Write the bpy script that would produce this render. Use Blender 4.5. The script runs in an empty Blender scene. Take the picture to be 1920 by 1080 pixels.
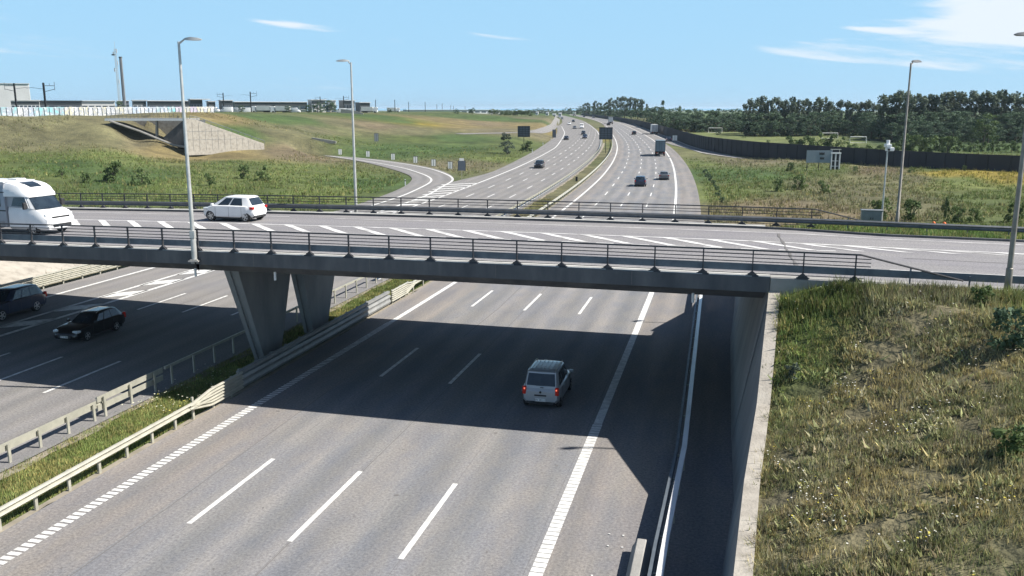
import bpy, bmesh, math, random
import numpy as np
from mathutils import Vector, Matrix

random.seed(7)
rng = np.random.default_rng(11)
R = math.radians
scene = bpy.context.scene

# ---------------------------------------------------------------- camera, sky, sun, exposure
cam_d = bpy.data.cameras.new("camera")
cam = bpy.data.objects.new("camera", cam_d)
scene.collection.objects.link(cam)
scene.camera = cam
FPX = 1640.0
PITCH = math.atan(334.0 / FPX)
CH = 12.0
cam_d.sensor_width = 36.0
cam_d.lens = 36.0 * FPX / 1920.0
cam_d.clip_start = 0.3
cam_d.clip_end = 30000.0
cam.location = (0, 0, CH)
cam.rotation_euler = (math.pi / 2 - PITCH, 0, 0)

SUN_EL = R(45.5)
SUN_DIR = Vector((1.0, -0.10, 0.0)).normalized()
SUN_VEC = Vector((SUN_DIR.x * math.cos(SUN_EL), SUN_DIR.y * math.cos(SUN_EL), math.sin(SUN_EL)))
world = bpy.data.worlds.new("World")
scene.world = world
world.use_nodes = True
wn = world.node_tree.nodes; wl = world.node_tree.links
wn.clear()
w_out = wn.new("ShaderNodeOutputWorld")
w_bg = wn.new("ShaderNodeBackground")
w_sky = wn.new("ShaderNodeTexSky")
w_sky.sky_type = 'NISHITA'
w_sky.sun_disc = False
w_sky.sun_elevation = SUN_EL
w_sky.sun_rotation = math.atan2(SUN_DIR.x, SUN_DIR.y)
w_sky.altitude = 0
w_sky.air_density = 1.0
w_sky.dust_density = 0.3
w_sky.ozone_density = 2.0
w_bg.inputs[1].default_value = 0.058
# thin high clouds, laid out by direction in the sky
w_tc = wn.new("ShaderNodeTexCoord")
w_sep = wn.new("ShaderNodeSeparateXYZ")
wl.new(w_tc.outputs["Generated"], w_sep.inputs[0])
def wmath(op, a, b=None, c=None):
    n = wn.new("ShaderNodeMath"); n.operation = op
    for i, v in enumerate((a, b, c)):
        if v is None: continue
        if isinstance(v, (int, float)): n.inputs[i].default_value = v
        else: wl.new(v, n.inputs[i])
    return n.outputs[0]
az = wmath('ARCTAN2', w_sep.outputs[0], w_sep.outputs[1])
el = wmath('ARCSINE', w_sep.outputs[2])
w_cmb = wn.new("ShaderNodeCombineXYZ")
sl = wmath('MULTIPLY', az, 0.10)
el2 = wmath('ADD', el, sl)
wl.new(wmath('MULTIPLY', az, 3.0), w_cmb.inputs[0])
wl.new(wmath('MULTIPLY', el2, 26.0), w_cmb.inputs[1])
w_no = wn.new("ShaderNodeTexNoise")
w_no.inputs["Scale"].default_value = 1.3
w_no.inputs["Detail"].default_value = 12.0
w_no.inputs["Roughness"].default_value = 0.62
w_no.inputs["Distortion"].default_value = 0.5
wl.new(w_cmb.outputs[0], w_no.inputs["Vector"])
def blob(a0, ea, e0, ee, amp):
    da = wmath('DIVIDE', wmath('SUBTRACT', az, a0), ea)
    de = wmath('DIVIDE', wmath('SUBTRACT', el2, e0), ee)
    q = wmath('ADD', wmath('MULTIPLY', da, da), wmath('MULTIPLY', de, de))
    return wmath('MULTIPLY', wmath('POWER', 2.718, wmath('MULTIPLY', q, -1.0)), amp)
def pxaz(px): return math.atan((px - 960) / FPX)
def pxel(px, py): return math.radians(math.degrees(math.atan((206 - py) / FPX))) + 0.10 * pxaz(px)
CL = [(1870, 90, .085, .022, .62), (1860, 20, .09, .012, .46), (1450, 106, .036, .005, .17), (570, 62, .075, .0045, .44), (930, 76, .06, .003, .26),
      (1620, 75, .03, .003, .34), (1125, 104, .03, .003, .25), (1560, 122, .09, .005, .20), (2300, 60, .25, .05, .5), (-500, 90, .2, .03, .4)]
acc = None
for px, py, ea, ee, am in CL:
    b = blob(pxaz(px), ea, pxel(px, py), ee, am)
    acc = b if acc is None else wmath('ADD', acc, b)
cl = wmath('ADD', acc, wmath('MULTIPLY', wmath('SUBTRACT', w_no.outputs[0], 0.5), 1.7))
w_mr = wn.new("ShaderNodeMapRange")
w_mr.inputs[1].default_value = 0.16; w_mr.inputs[2].default_value = 0.52
w_mr.inputs[3].default_value = 0.0; w_mr.inputs[4].default_value = 0.9
w_mr.interpolation_type = 'SMOOTHSTEP'
wl.new(cl, w_mr.inputs[0])
# clouds exist only near the upper air that the photo shows
w_mix = wn.new("ShaderNodeMix"); w_mix.data_type = 'RGBA'
wl.new(w_mr.outputs[0], w_mix.inputs[0])
w_mix.inputs[7].default_value = (8.8, 9.5, 10.2, 1)
w_tint = wn.new("ShaderNodeMix"); w_tint.data_type = 'RGBA'; w_tint.inputs[0].default_value = 0.55
w_tint.inputs[7].default_value = (3.2, 6.2, 10.2, 1)
wl.new(w_sky.outputs[0], w_tint.inputs[6])
wl.new(w_tint.outputs[2], w_mix.inputs[6])
w_te = wn.new("ShaderNodeMapRange"); w_te.interpolation_type = 'SMOOTHSTEP'
w_te.inputs[1].default_value = 0.12; w_te.inputs[2].default_value = 0.42; w_te.inputs[3].default_value = 0.85; w_te.inputs[4].default_value = 0.0
wl.new(el, w_te.inputs[0]); wl.new(w_te.outputs[0], w_tint.inputs[0])
w_tint.inputs[7].default_value = (4.0, 7.3, 10.3, 1)

wl.new(w_mix.outputs[2], w_bg.inputs[0])
wl.new(w_bg.outputs[0], w_out.inputs[0])

sun_d = bpy.data.lights.new("sun", 'SUN')
sun_d.energy = 5.0
sun_d.angle = R(0.53)
sun_d.color = (1.0, 0.955, 0.88)
sun = bpy.data.objects.new("sun", sun_d)
scene.collection.objects.link(sun)
sun.rotation_euler = SUN_VEC.to_track_quat('Z', 'Y').to_euler()

scene.view_settings.view_transform = 'Standard'
scene.view_settings.look = 'None'
scene.view_settings.gamma = 1.0
scene.view_settings.use_curve_mapping = False
scene.view_settings.exposure = 0.80
scene.cycles.max_bounces = 4
scene.cycles.diffuse_bounces = 2
scene.cycles.glossy_bounces = 2
scene.cycles.transparent_max_bounces = 6
scene.cycles.use_denoising = True

# ---------------------------------------------------------------- geometry of the place
CA, SA = math.cos(PITCH), math.sin(PITCH)
def ray(px, py):
    x = (px - 960) / FPX; y = (py - 540) / FPX
    return (x, CA - y * SA, -(y * CA + SA))
def up(px, py, z=0.0):                      # survey helper: where the line of sight meets height z
    d = ray(px, py); t = (z - CH) / d[2]
    return (d[0] * t, d[1] * t)
def atD(px, py, D):                         # ... or distance D
    d = ray(px, py); t = D / d[1]
    return (d[0] * t, D, CH + d[2] * t)
# the land climbs gently beyond 230 m: level-ground distance against the true one (from the 15 m lane-mark pitch)
GD = np.array([0, 230, 300, 399, 507, 770, 1250, 2000, 4000, 9000, 14000, 40000.])
GT = np.array([0, 230, 283, 348, 410, 510, 650, 900, 1900, 5000, 9000, 30000.])
def rise(p):
    D = math.hypot(p[0], p[1])
    if D <= 230: return tuple(float(q) for q in p)
    k = float(np.interp(D, GD, GT)) / D
    return (float(p[0]) * k, float(p[1]) * k, CH - (CH - float(p[2])) * k)
CLIMB = [False]
HD = R(13.6)
CS, SS = math.cos(HD), math.sin(HD)
def US(u, s): return (u * CS + s * SS, -u * SS + s * CS)
KL = np.array([0, 60, 100, 150, 220, 320, 450, 650, 1000, 1500, 2300.])
KT = np.array([0, 0, -0.0354, -0.0628, -0.0937, -0.1251, -0.1441, -0.1450, -0.1800, -0.2032, -0.2052])
_l = np.arange(-60, 2500, 1.0)
_h = HD + np.interp(_l, KL, KT)
_x = np.cumsum(np.sin(_h)); _y = np.cumsum(np.cos(_h))
_x += -8.1 * CS - _x[60]; _y += 8.1 * SS - _y[60]
def hw(l, off):                             # the motorway: distance along it, offset to the right of its lane line
    l = np.asarray(l, float); off = np.asarray(off, float)
    h = np.interp(l, _l, _h)
    return np.interp(l, _l, _x) + off * np.cos(h), np.interp(l, _l, _y) - off * np.sin(h)
def hwh(l): return float(np.interp(l, _l, _h))
_su = _x * CS - _y * SS; _ss = _x * SS + _y * CS
def lo(x, y):                               # approximate inverse of hw
    u = x * CS - y * SS; s = x * SS + y * CS
    h = np.interp(s, _ss, _h) - HD
    off = (u - np.interp(s, _ss, _su)) * np.cos(h)
    return np.interp(s, _ss, _l) - off * np.sin(h) * 1.0, off
TH = -.266
CT, ST = math.cos(TH), math.sin(TH)
def dk(t, off, dz=0.0):                     # the overpass: distance along it, offset from its near edge
    return (-4.878 + t * CT - off * ST, 33.975 + t * ST + .00111 * t * t + off * CT,
            6.12 + .0035 * t - .00039 * t * t - .0055 * off + dz)
def dinv(x, y):
    dx = x + 4.878; dy = y - 33.975
    t = dx * CT + dy * ST
    for _ in range(4):
        yy = dy - .00111 * t * t
        t = dx * CT + yy * ST
    off = -dx * ST + yy * CT
    return t, off
def sstep(a, b, x):
    q = np.clip((x - a) / (b - a), 0, 1); return q * q * (3 - 2 * q)
WING_S = np.array([8, 14, 21.6, 26.55, 31.7, 32.5, 47.3, 49.0, 54.0, 62, 78, 84.])
WING_Z = np.array([1.6, 2.15, 2.75, 3.2, 5.72, 5.8, 5.72, 5.2, 3.2, 2.4, 0.2, -.3])
WING_U = np.array([-.05, .38, .87, 1.31, 1.74, 1.74, 1.74, 1.70, 1.5, 1.5, 1.5, 1.5])

# control heights of the land, read along sight lines
CP = [(0,218,199),(-80,218,192),(200,217.5,228),(400,215.3,263),(100,218,213),(0,365,128),(200,362,128),(450,362,126),(0,300,165),(200,300,168),(420,300,190),(495,273,225),(350,277,211),(250,262,208),(120,260,195),
      (0,260,190),(325,221,216),(120,238,205),(0,240,193),(200,238,205),(100,217.5,250),(420,214,275),(520,215.5,340),(600,214.5,410),(700,214,490),
      (850,213,700),(950,212,1000),(420,240,240),(500,235,262),(560,250,252),(600,270,242),(640,287,235),(700,240,330),(700,262,290),
      (750,285,247),(800,250,330),(850,235,450),(900,225,600),(950,245,400),(950,219,850),(900,280,257),(790,232,420),
      (1400,350,138),(1600,350,138),(1850,350,138),(1500,320,172),(1700,324,160),(1880,328,150),(1400,302,205),(1400,262,330),
      (1300,246,480),(1550,268,300),(1850,285,230),(1600,240,500),(1850,250,400)]
cpw = [atD(*c) for c in CP] + [(0,1500,0),(200,1500,0),(400,1500,0),(900,1500,2),(-90,1500,9),(-400,1500,8),(-300,300,10),(-220,200,9),(-400,600,9),(-150,500,10.4),(-200,350,10.3),
      (600,600,0),(300,100,2),(-150,100,0),(-100,60,0),(-60,30,0),(60,60,0),(120,80,.4),(60,20,2),(0,4000,0),(3000,3000,0),(-2500,3000,6),(700,200,2),(-700,100,3),(0,5,0)]
cpw = np.array(cpw)
def lp(x, y):
    D = np.hypot(x, y) + 8.0
    return np.stack([np.arctan2(x, y) * 4.5, np.log(D) * 2.6], -1)
_cp = lp(cpw[:, 0], cpw[:, 1])
_K = np.sqrt(((_cp[:, None] - _cp[None]) ** 2).sum(-1) + .0016)
_W = np.linalg.solve(_K + 1e-3 * np.eye(len(_cp)), cpw[:, 2] - 1.0)
def rbf(x, y):
    q = lp(x, y)
    out = np.empty(q.shape[0])
    for i in range(0, len(out), 20000):
        d = np.sqrt(((q[i:i+20000, None] - _cp[None]) ** 2).sum(-1) + .0016)
        out[i:i+20000] = d @ _W + 1.0
    return np.clip(out, -.4, 11.5)
LB = ([-60, 60, 100, 118, 145, 168, 219, 309, 390, 480, 662, 1000, 2300], [-36.8, -36.8, -36.8, -36.8, -34.0, -32, -33.6, -36, -37.4, -40, -47.5, -50, -55])
q4 = lambda L, ox, oy: [(ox + x / 4, oy + y / 4) for x, y in L]
R_IN = [hw(70, -36.3), hw(100, -36.6)] + [up(*p) for p in q4([(480,385),(640,320),(700,265),(690,240),(600,205),(400,150),(250,120),(60,92)],600,270)]
R_OUT = [hw(70, -31.4), hw(110, -31.0)] + [up(*p) for p in q4([(930,320),(1010,285),(1020,260),(960,215),(850,180),(650,145),(450,115),(150,95),(20,86)],600,270)]
R_WIN = [hw(62, -34.7), hw(100, -34.6)] + [up(*p) for p in q4([(620,390),(750,330),(830,290),(845,265),(800,235),(650,185),(450,145),(250,115),(80,90)],600,270)]
R_WOUT = [hw(62, -31.2), hw(100, -31.3)] + [up(*p) for p in q4([(810,385),(930,310),(1000,280),(1000,255),(960,230),(850,190),(650,150),(450,125),(260,100),(40,87)],600,270)]
def resample(pts, n, smooth=3):
    p = np.array([q[:2] for q in pts], float)
    d = np.concatenate([[0], np.cumsum(np.hypot(*np.diff(p, axis=0).T))])
    t = np.linspace(0, d[-1], n)
    o = np.stack([np.interp(t, d, p[:, 0]), np.interp(t, d, p[:, 1])], -1)
    for _ in range(smooth):
        o[1:-1] = (o[:-2] + 2 * o[1:-1] + o[2:]) / 4
    return o
RI = resample(R_IN, 80, 14); RO = resample(R_OUT, 80, 14)
RC = (RI + RO) / 2
R2 = [up(*p) for p in [(1046,224),(1044,230),(1039,238),(1027,247),(1012,254),(990,258.5),(955,262),(915,264.5),(860,266)]]
def noise2(x, y, sc, seed=0):
    r = np.random.default_rng(seed)
    v = np.zeros_like(x)
    for o in range(4):
        for k in range(5):
            a = r.uniform(0, 2 * np.pi); ph = r.uniform(0, 6.28); f = (2 ** o) / sc * r.uniform(.7, 1.3)
            v += np.sin((x * np.cos(a) + y * np.sin(a)) * f * 6.28 + ph) / (2 ** o) / 5
    return v
def ground_z(x, y):
    x = np.atleast_1d(np.asarray(x, float)); y = np.atleast_1d(np.asarray(y, float))
    D = np.hypot(x, y) + 1e-6
    k = np.interp(D, GT, GD) / D
    return CH - (CH - ground_level(x * k, y * k)) / k
def ground_level(x, y):
    x = np.atleast_1d(np.asarray(x, float)); y = np.atleast_1d(np.asarray(y, float))
    z = rbf(x, y)
    dist = np.hypot(x, y)
    z = z + noise2(x, y, 60, 3) * np.clip(dist / 400, 0, 1) * .30 + noise2(x, y, 9, 5) * .07
    l, off = lo(x, y)
    lb = np.interp(l, LB[0], LB[1])
    outl = lb - off; outr = off - np.interp(l, [0, 200, 225, 300, 2500], [7.2, 7.4, 22, 15, 14])
    out = np.maximum(outl, outr)
    w = 1 - sstep(.6, 12, out)
    z = z * (1 - w) + (-.10) * w
    # cutting of the small railway underpass
    cz = 3.1 + np.clip(-78.8 - x, 0, None) * .37
    cut = (y > 209.5) & (y < 223) & (x < -77.5) & (x > -104)
    z = np.where(cut, np.minimum(z, cz), z)
    # loop ramp
    near = (x > -170) & (x < 0) & (y > 60) & (y < 270)
    if near.any():
        dd = np.full(x.shape, 99.)
        xn, yn = x[near], y[near]
        dd[near] = np.sqrt(((xn[:, None] - RC[None, :, 0]) ** 2 + (yn[:, None] - RC[None, :, 1]) ** 2).min(1))
        w = 1 - sstep(4.2, 11, dd)
        z = z * (1 - w) + (-.10) * w
    # approach embankment right of the overpass, cut off by the wing walls
    t, o = dinv(x, y)
    dz = dk(t, np.clip(o, 0, 15.5))[2]
    top = dz - .09
    far = np.clip(o - 19.0, 0, None); 
    H = top - far / 2.6
    H = np.where(o < -1.0, np.minimum(H, top - np.clip(-1.0 - o, 0, 12) * .03), H)
    u = x * CS - y * SS; s = x * SS + y * CS
    uw = np.interp(s, WING_S, WING_U); zw = np.interp(s, WING_S, WING_Z)
    lim = np.where(s < 80, zw - .12 + np.clip(u - uw - .45, 0, None) * np.where(s < 40, .34, .36), (u - 3.5) * .35)
    lim = np.where((s > 31.5) & (s < 49) & (u > 1.7), np.maximum(lim, 5.6), lim)
    H = np.minimum(H, lim)
    H = H + noise2(x, y, 5, 9) * .05
    inside = (u > uw + .2) & (s > 5) & (t < 150)
    z = np.where(inside, np.maximum(z, H), z)
    # the rest of the cut: nothing of the slope between wall and road
    ditch = (u <= uw + .2) & (s < 80) & (off > 6)
    z = np.where(ditch, -.10, z)
    return z
def gz(x, y): return float(ground_z(x, y)[0])
def hit(px, py):                            # where the sight line meets the land
    d = ray(px, py)
    for t in np.arange(8, 400, .15):
        if CH + d[2] * t < gz(d[0] * t, d[1] * t): return d[0] * t, d[1] * t
    return d[0] * t, d[1] * t
def gzl(x, y): return float(ground_level(x, y)[0])

# ---------------------------------------------------------------- helpers
def tag(o, label=None, cat=None, group=None, kind=None):
    if label: o["label"] = label
    if cat: o["category"] = cat
    if group: o["group"] = group
    if kind: o["kind"] = kind
    return o
def empty(name, loc, rz=0, label=None, cat=None, group=None):
    o = bpy.data.objects.new(name, None)
    scene.collection.objects.link(o)
    if CLIMB[0]: loc = rise(loc)
    o.location = loc; o.rotation_euler = (0, 0, rz)
    o.empty_display_size = .3
    return tag(o, label, cat, group)
class MB:
    def __init__(s): s.v = []; s.f = []; s.uv = []; s.m = []
    def face(s, pts, uv=None, m=0):
        b = len(s.v); s.v += [tuple(map(float, p)) for p in pts]
        s.f.append(tuple(range(b, b + len(pts)))); s.uv.append(uv); s.m.append(m)
    def grid(s, rows, m=0, closed=False, uv=None):   # rows of equal length
        b = len(s.v); n = len(rows[0])
        for r in rows: s.v += [tuple(map(float, p)) for p in r]
        for i in range(len(rows) - 1):
            for j in range(n if closed else n - 1):
                j2 = (j + 1) % n
                s.f.append((b + i * n + j, b + i * n + j2, b + (i + 1) * n + j2, b + (i + 1) * n + j))
                s.uv.append(None if uv is None else (uv[i][j], uv[i][j2], uv[i + 1][j2], uv[i + 1][j])); s.m.append(m)
    def poly(s, idx_pts, m=0): s.face(idx_pts, None, m)
    def box(s, c, d, rz=0, m=0, taper=1.0, mat=None):
        cx, cy, cz = c; hx, hy, hz = d[0] / 2, d[1] / 2, d[2] / 2
        ca, sa = math.cos(rz), math.sin(rz)
        P = []
        for zz in (-1, 1):
            k = taper if zz > 0 else 1
            for xx, yy in ((-1, -1), (1, -1), (1, 1), (-1, 1)):
                x, y = xx * hx * k, yy * hy * k
                P.append(Vector((cx + x * ca - y * sa, cy + x * sa + y * ca, cz + zz * hz)))
        if mat is not None: P = [mat @ p for p in P]
        b = len(s.v); s.v += [tuple(p) for p in P]
        for q in ((3, 2, 1, 0), (4, 5, 6, 7), (0, 1, 5, 4), (1, 2, 6, 5), (2, 3, 7, 6), (3, 0, 4, 7)):
            s.f.append(tuple(b + i for i in q)); s.uv.append(None); s.m.append(m)
    def tube(s, pts, r, n=8, m=0, caps=True):
        pts = [Vector(p) for p in pts]
        rs = r if isinstance(r, (list, tuple)) else [r] * len(pts)
        rows = []
        for i, p in enumerate(pts):
            d = (pts[min(i + 1, len(pts) - 1)] - pts[max(i - 1, 0)]).normalized()
            a = Vector((0, 0, 1)) if abs(d.z) < .9 else Vector((1, 0, 0))
            e1 = d.cross(a).normalized(); e2 = d.cross(e1)
            rows.append([p + (e1 * math.cos(2 * math.pi * k / n) + e2 * math.sin(2 * math.pi * k / n)) * rs[i] for k in range(n)])
        s.grid(rows, m, True)
        if caps:
            s.face(rows[0], None, m); s.face(rows[-1][::-1], None, m)
    def sweep(s, path, prof, m=0, caps=True):   # path: list of (pos Vector, side Vector); prof: (side, up)
        rows = [[p + sd * a + Vector((0, 0, b)) for a, b in prof] for p, sd in path]
        s.grid(rows, m, True)
        if caps:
            s.face(rows[0][::-1], None, m); s.face(rows[-1], None, m)
    def build(s, name, mats, parent=None, origin=None, smooth=None, bevel=0, mod=None):
        me = bpy.data.meshes.new(name)
        v = [rise(q) for q in s.v] if CLIMB[0] else s.v
        if origin is not None: v = [(a - origin[0], b - origin[1], c - origin[2]) for a, b, c in v]
        me.from_pydata(v, [], s.f)
        if not isinstance(mats, (list, tuple)): mats = [mats]
        for q in mats: me.materials.append(q)
        if len(mats) > 1: me.polygons.foreach_set("material_index", s.m)
        if any(u is not None for u in s.uv):
            lay = me.uv_layers.new(name="UVMap")
            arr = []
            for f, u in zip(s.f, s.uv):
                if u is None: arr += [0.0, 0.0] * len(f)
                else:
                    for q in u: arr += [float(q[0]), float(q[1])]
            lay.data.foreach_set("uv", arr)
        me.update()
        if smooth:
            me.polygons.foreach_set("use_smooth", [True] * len(me.polygons))
            me.set_sharp_from_angle(angle=R(smooth))
        o = bpy.data.objects.new(name, me)
        scene.collection.objects.link(o)
        if parent is not None: o.parent = parent
        if bevel:
            b = o.modifiers.new("bevel", 'BEVEL'); b.width = bevel; b.segments = 2; b.limit_method = 'ANGLE'; b.angle_limit = R(35)
        return o
def children(o): return list(o.children)
def copy_tree(o, parent=None):
    c = o.copy(); scene.collection.objects.link(c); c.parent = parent
    for ch in [k for k in bpy.data.objects if k.parent is o]: copy_tree(ch, c)
    return c

# ---------------------------------------------------------------- materials
def ramp_mat(name, c1, c2=None, rough=.8, metal=0.0, scale=3.0, detail=5, bump=0.0, bscale=None, coord='Object', stretch=None, spec=.4, c3=None, coat=0.0, emit=None, trans=0.0, sat=None):
    m = bpy.data.materials.new(name); m.use_nodes = True
    nt = m.node_tree; n = nt.nodes; l = nt.links
    b = n["Principled BSDF"]
    b.inputs["Roughness"].default_value = rough; b.inputs["Metallic"].default_value = metal
    b.inputs["Specular IOR Level"].default_value = spec
    if coat: b.inputs["Coat Weight"].default_value = coat; b.inputs["Coat Roughness"].default_value = .05
    if emit: b.inputs["Emission Color"].default_value = (*emit[:3], 1); b.inputs["Emission Strength"].default_value = emit[3]
    if c2 is None: c2 = tuple(min(1, k * 1.18 + .002) for k in c1)
    tc = n.new("ShaderNodeTexCoord"); mp = n.new("ShaderNodeMapping")
    l.new(tc.outputs[coord], mp.inputs[0])
    if stretch: mp.inputs["Scale"].default_value = stretch
    no = n.new("ShaderNodeTexNoise"); no.inputs["Scale"].default_value = scale; no.inputs["Detail"].default_value = detail
    no.inputs["Roughness"].default_value = .6
    l.new(mp.outputs[0], no.inputs["Vector"])
    rp = n.new("ShaderNodeValToRGB")
    rp.color_ramp.elements[0].position = .34; rp.color_ramp.elements[1].position = .68
    rp.color_ramp.elements[0].color = (*c1, 1); rp.color_ramp.elements[1].color = (*c2, 1)
    if c3 is not None:
        e = rp.color_ramp.elements.new(.52); e.color = (*c3, 1)
    l.new(no.outputs[0], rp.inputs[0]); l.new(rp.outputs[0], b.inputs["Base Color"])
    if bump:
        n2 = n.new("ShaderNodeTexNoise"); n2.inputs["Scale"].default_value = bscale or scale * 6; n2.inputs["Detail"].default_value = 4
        l.new(tc.outputs[coord], n2.inputs["Vector"])
        bp = n.new("ShaderNodeBump"); bp.inputs["Strength"].default_value = bump; bp.inputs["Distance"].default_value = .05
        l.new(n2.outputs[0], bp.inputs["Height"]); l.new(bp.outputs[0], b.inputs["Normal"])
    return m
def asphalt(name, c1, c2, tint, lane=None):
    m = bpy.data.materials.new(name); m.use_nodes = True
    nt = m.node_tree; n = nt.nodes; l = nt.links
    b = n["Principled BSDF"]; b.inputs["Roughness"].default_value = .88; b.inputs["Specular IOR Level"].default_value = .25
    uv = n.new("ShaderNodeUVMap"); 
    mp = n.new("ShaderNodeMapping"); mp.inputs["Scale"].default_value = (1, .07, 1); l.new(uv.outputs[0], mp.inputs[0])
    n1 = n.new("ShaderNodeTexNoise"); n1.inputs["Scale"].default_value = .9; n1.inputs["Detail"].default_value = 6; l.new(mp.outputs[0], n1.inputs["Vector"])
    mp2 = n.new("ShaderNodeMapping"); mp2.inputs["Scale"].default_value = (1, .35, 1); l.new(uv.outputs[0], mp2.inputs[0])
    n2 = n.new("ShaderNodeTexNoise"); n2.inputs["Scale"].default_value = .55; n2.inputs["Detail"].default_value = 9; n2.inputs["Roughness"].default_value = .7; l.new(mp2.outputs[0], n2.inputs["Vector"])
    n3 = n.new("ShaderNodeTexNoise"); n3.inputs["Scale"].default_value = 11; n3.inputs["Detail"].default_value = 6; n3.inputs["Roughness"].default_value = .85; l.new(uv.outputs[0], n3.inputs["Vector"])
    r1 = n.new("ShaderNodeValToRGB"); r1.color_ramp.elements[0].position = .36; r1.color_ramp.elements[1].position = .66
    r1.color_ramp.elements[0].color = (*c1, 1); r1.color_ramp.elements[1].color = (*c2, 1); l.new(n1.outputs[0], r1.inputs[0])
    r2 = n.new("ShaderNodeValToRGB"); r2.color_ramp.elements[0].position = .42; r2.color_ramp.elements[1].position = .6
    r2.color_ramp.elements[0].color = (1, 1, 1, 1); r2.color_ramp.elements[1].color = (*tint, 1); l.new(n2.outputs[0], r2.inputs[0])
    mx = n.new("ShaderNodeMix"); mx.data_type = 'RGBA'; mx.blend_type = 'MULTIPLY'; mx.inputs[0].default_value = 1
    l.new(r1.outputs[0], mx.inputs[6]); l.new(r2.outputs[0], mx.inputs[7])
    r3 = n.new("ShaderNodeValToRGB"); r3.color_ramp.elements[0].position = .3; r3.color_ramp.elements[1].position = .72
    r3.color_ramp.elements[0].color = (.45, .45, .48, 1); r3.color_ramp.elements[1].color = (1.55, 1.55, 1.5, 1); l.new(n3.outputs[0], r3.inputs[0])
    m2 = n.new("ShaderNodeMix"); m2.data_type = 'RGBA'; m2.blend_type = 'MULTIPLY'; m2.inputs[0].default_value = 1
    l.new(mx.outputs[2], m2.inputs[6]); l.new(r3.outputs[0], m2.inputs[7])
    last = m2
    if lane:            # tyre-worn wheel tracks and construction seams, along the lanes
        sx = n.new("ShaderNodeSeparateXYZ"); l.new(uv.outputs[0], sx.inputs[0])
        def mth(op, a, bb=None):
            k = n.new("ShaderNodeMath"); k.operation = op
            for i, v in enumerate((a, bb)):
                if v is None: continue
                if isinstance(v, (int, float)): k.inputs[i].default_value = v
                else: l.new(v, k.inputs[i])
            return k.outputs[0]
        ph = mth('MULTIPLY', mth('SUBTRACT', sx.outputs[0], lane[1]), 1 / lane[0])
        c = mth('COSINE', mth('MULTIPLY', ph, 4 * math.pi))
        n4 = n.new("ShaderNodeTexNoise"); n4.inputs["Scale"].default_value = .5; n4.inputs["Detail"].default_value = 3; l.new(mp2.outputs[0], n4.inputs["Vector"])
        tr = mth('MULTIPLY', mth('SUBTRACT', c, 1.0), mth('MULTIPLY', n4.outputs[0], .13))
        fr = mth('SUBTRACT', mth('ABSOLUTE', mth('SUBTRACT', mth('FRACT', ph), .5)), .497)
        wob = mth('MULTIPLY', mth('GREATER_THAN', fr, 0.0), -.22)
        k = mth('ADD', mth('ADD', tr, 1.0), wob)
        m3 = n.new("ShaderNodeMix"); m3.data_type = 'RGBA'; m3.blend_type = 'MULTIPLY'; m3.inputs[0].default_value = 1
        cc = n.new("ShaderNodeCombineColor"); l.new(k, cc.inputs[0]); l.new(k, cc.inputs[1]); l.new(k, cc.inputs[2])
        l.new(last.outputs[2], m3.inputs[6]); l.new(cc.outputs[0], m3.inputs[7]); last = m3
        if lane[1] == 0.0:      # the shoulders were laid with a warmer, sandier mix
            n5 = n.new("ShaderNodeTexNoise"); n5.inputs["Scale"].default_value = .35; l.new(mp2.outputs[0], n5.inputs["Vector"])
            wob2 = mth('MULTIPLY', mth('SUBTRACT', n5.outputs[0], .5), .25)
            xx = mth('ADD', sx.outputs[0], wob2)
            msk = mth('MAXIMUM', mth('GREATER_THAN', xx, 3.95), mth('LESS_THAN', xx, -8.2))
            m4 = n.new("ShaderNodeMix"); m4.data_type = 'RGBA'; m4.blend_type = 'MULTIPLY'; l.new(msk, m4.inputs[0])
            m4.inputs[7].default_value = (1.05, 1.0, .95, 1); l.new(last.outputs[2], m4.inputs[6]); last = m4
    l.new(last.outputs[2], b.inputs["Base Color"])
    bp = n.new("ShaderNodeBump"); bp.inputs["Strength"].default_value = .25; bp.inputs["Distance"].default_value = .01
    l.new(n3.outputs[0], bp.inputs["Height"]); l.new(bp.outputs[0], b.inputs["Normal"])
    return m
M = {}
M['asphalt'] = asphalt("asphalt", (.208, .205, .204), (.266, .25, .238), (.83, .87, .96), (3.43, 0.0))
M['asphalt_left'] = asphalt("asphalt_left", (.215, .205, .195), (.25, .235, .225), (.9, .92, .97), (3.15, -16.3))
M['asphalt_over'] = asphalt("asphalt_overpass", (.215, .207, .21), (.25, .24, .24), (.9, .9, .95))
M['paint'] = ramp_mat("road_paint", (.46, .455, .44), (.8, .79, .76), .7, scale=3.5, detail=12, bump=.1)
M['paintworn'] = ramp_mat("worn_road_paint", (.38, .37, .36), (.8, .79, .77), .75, scale=1.3, detail=9)
M['conc'] = ramp_mat("concrete", (.23, .225, .21), (.33, .32, .30), .9, scale=1.2, detail=9, bump=.3, bscale=14)
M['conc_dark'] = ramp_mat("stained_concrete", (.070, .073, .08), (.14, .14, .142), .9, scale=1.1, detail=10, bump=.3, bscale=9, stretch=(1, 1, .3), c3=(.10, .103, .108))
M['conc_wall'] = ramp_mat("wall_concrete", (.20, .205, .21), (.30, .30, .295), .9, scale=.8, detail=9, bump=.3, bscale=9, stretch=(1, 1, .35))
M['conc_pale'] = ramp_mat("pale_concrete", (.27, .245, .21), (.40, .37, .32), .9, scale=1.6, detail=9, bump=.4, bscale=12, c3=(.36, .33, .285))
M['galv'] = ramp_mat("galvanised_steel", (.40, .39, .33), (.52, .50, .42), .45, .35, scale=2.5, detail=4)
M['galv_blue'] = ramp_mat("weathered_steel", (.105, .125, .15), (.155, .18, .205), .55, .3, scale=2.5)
M['galv_mid'] = ramp_mat("dull_barrier_steel", (.22, .225, .22), (.30, .30, .29), .6, .2, scale=2)
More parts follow.
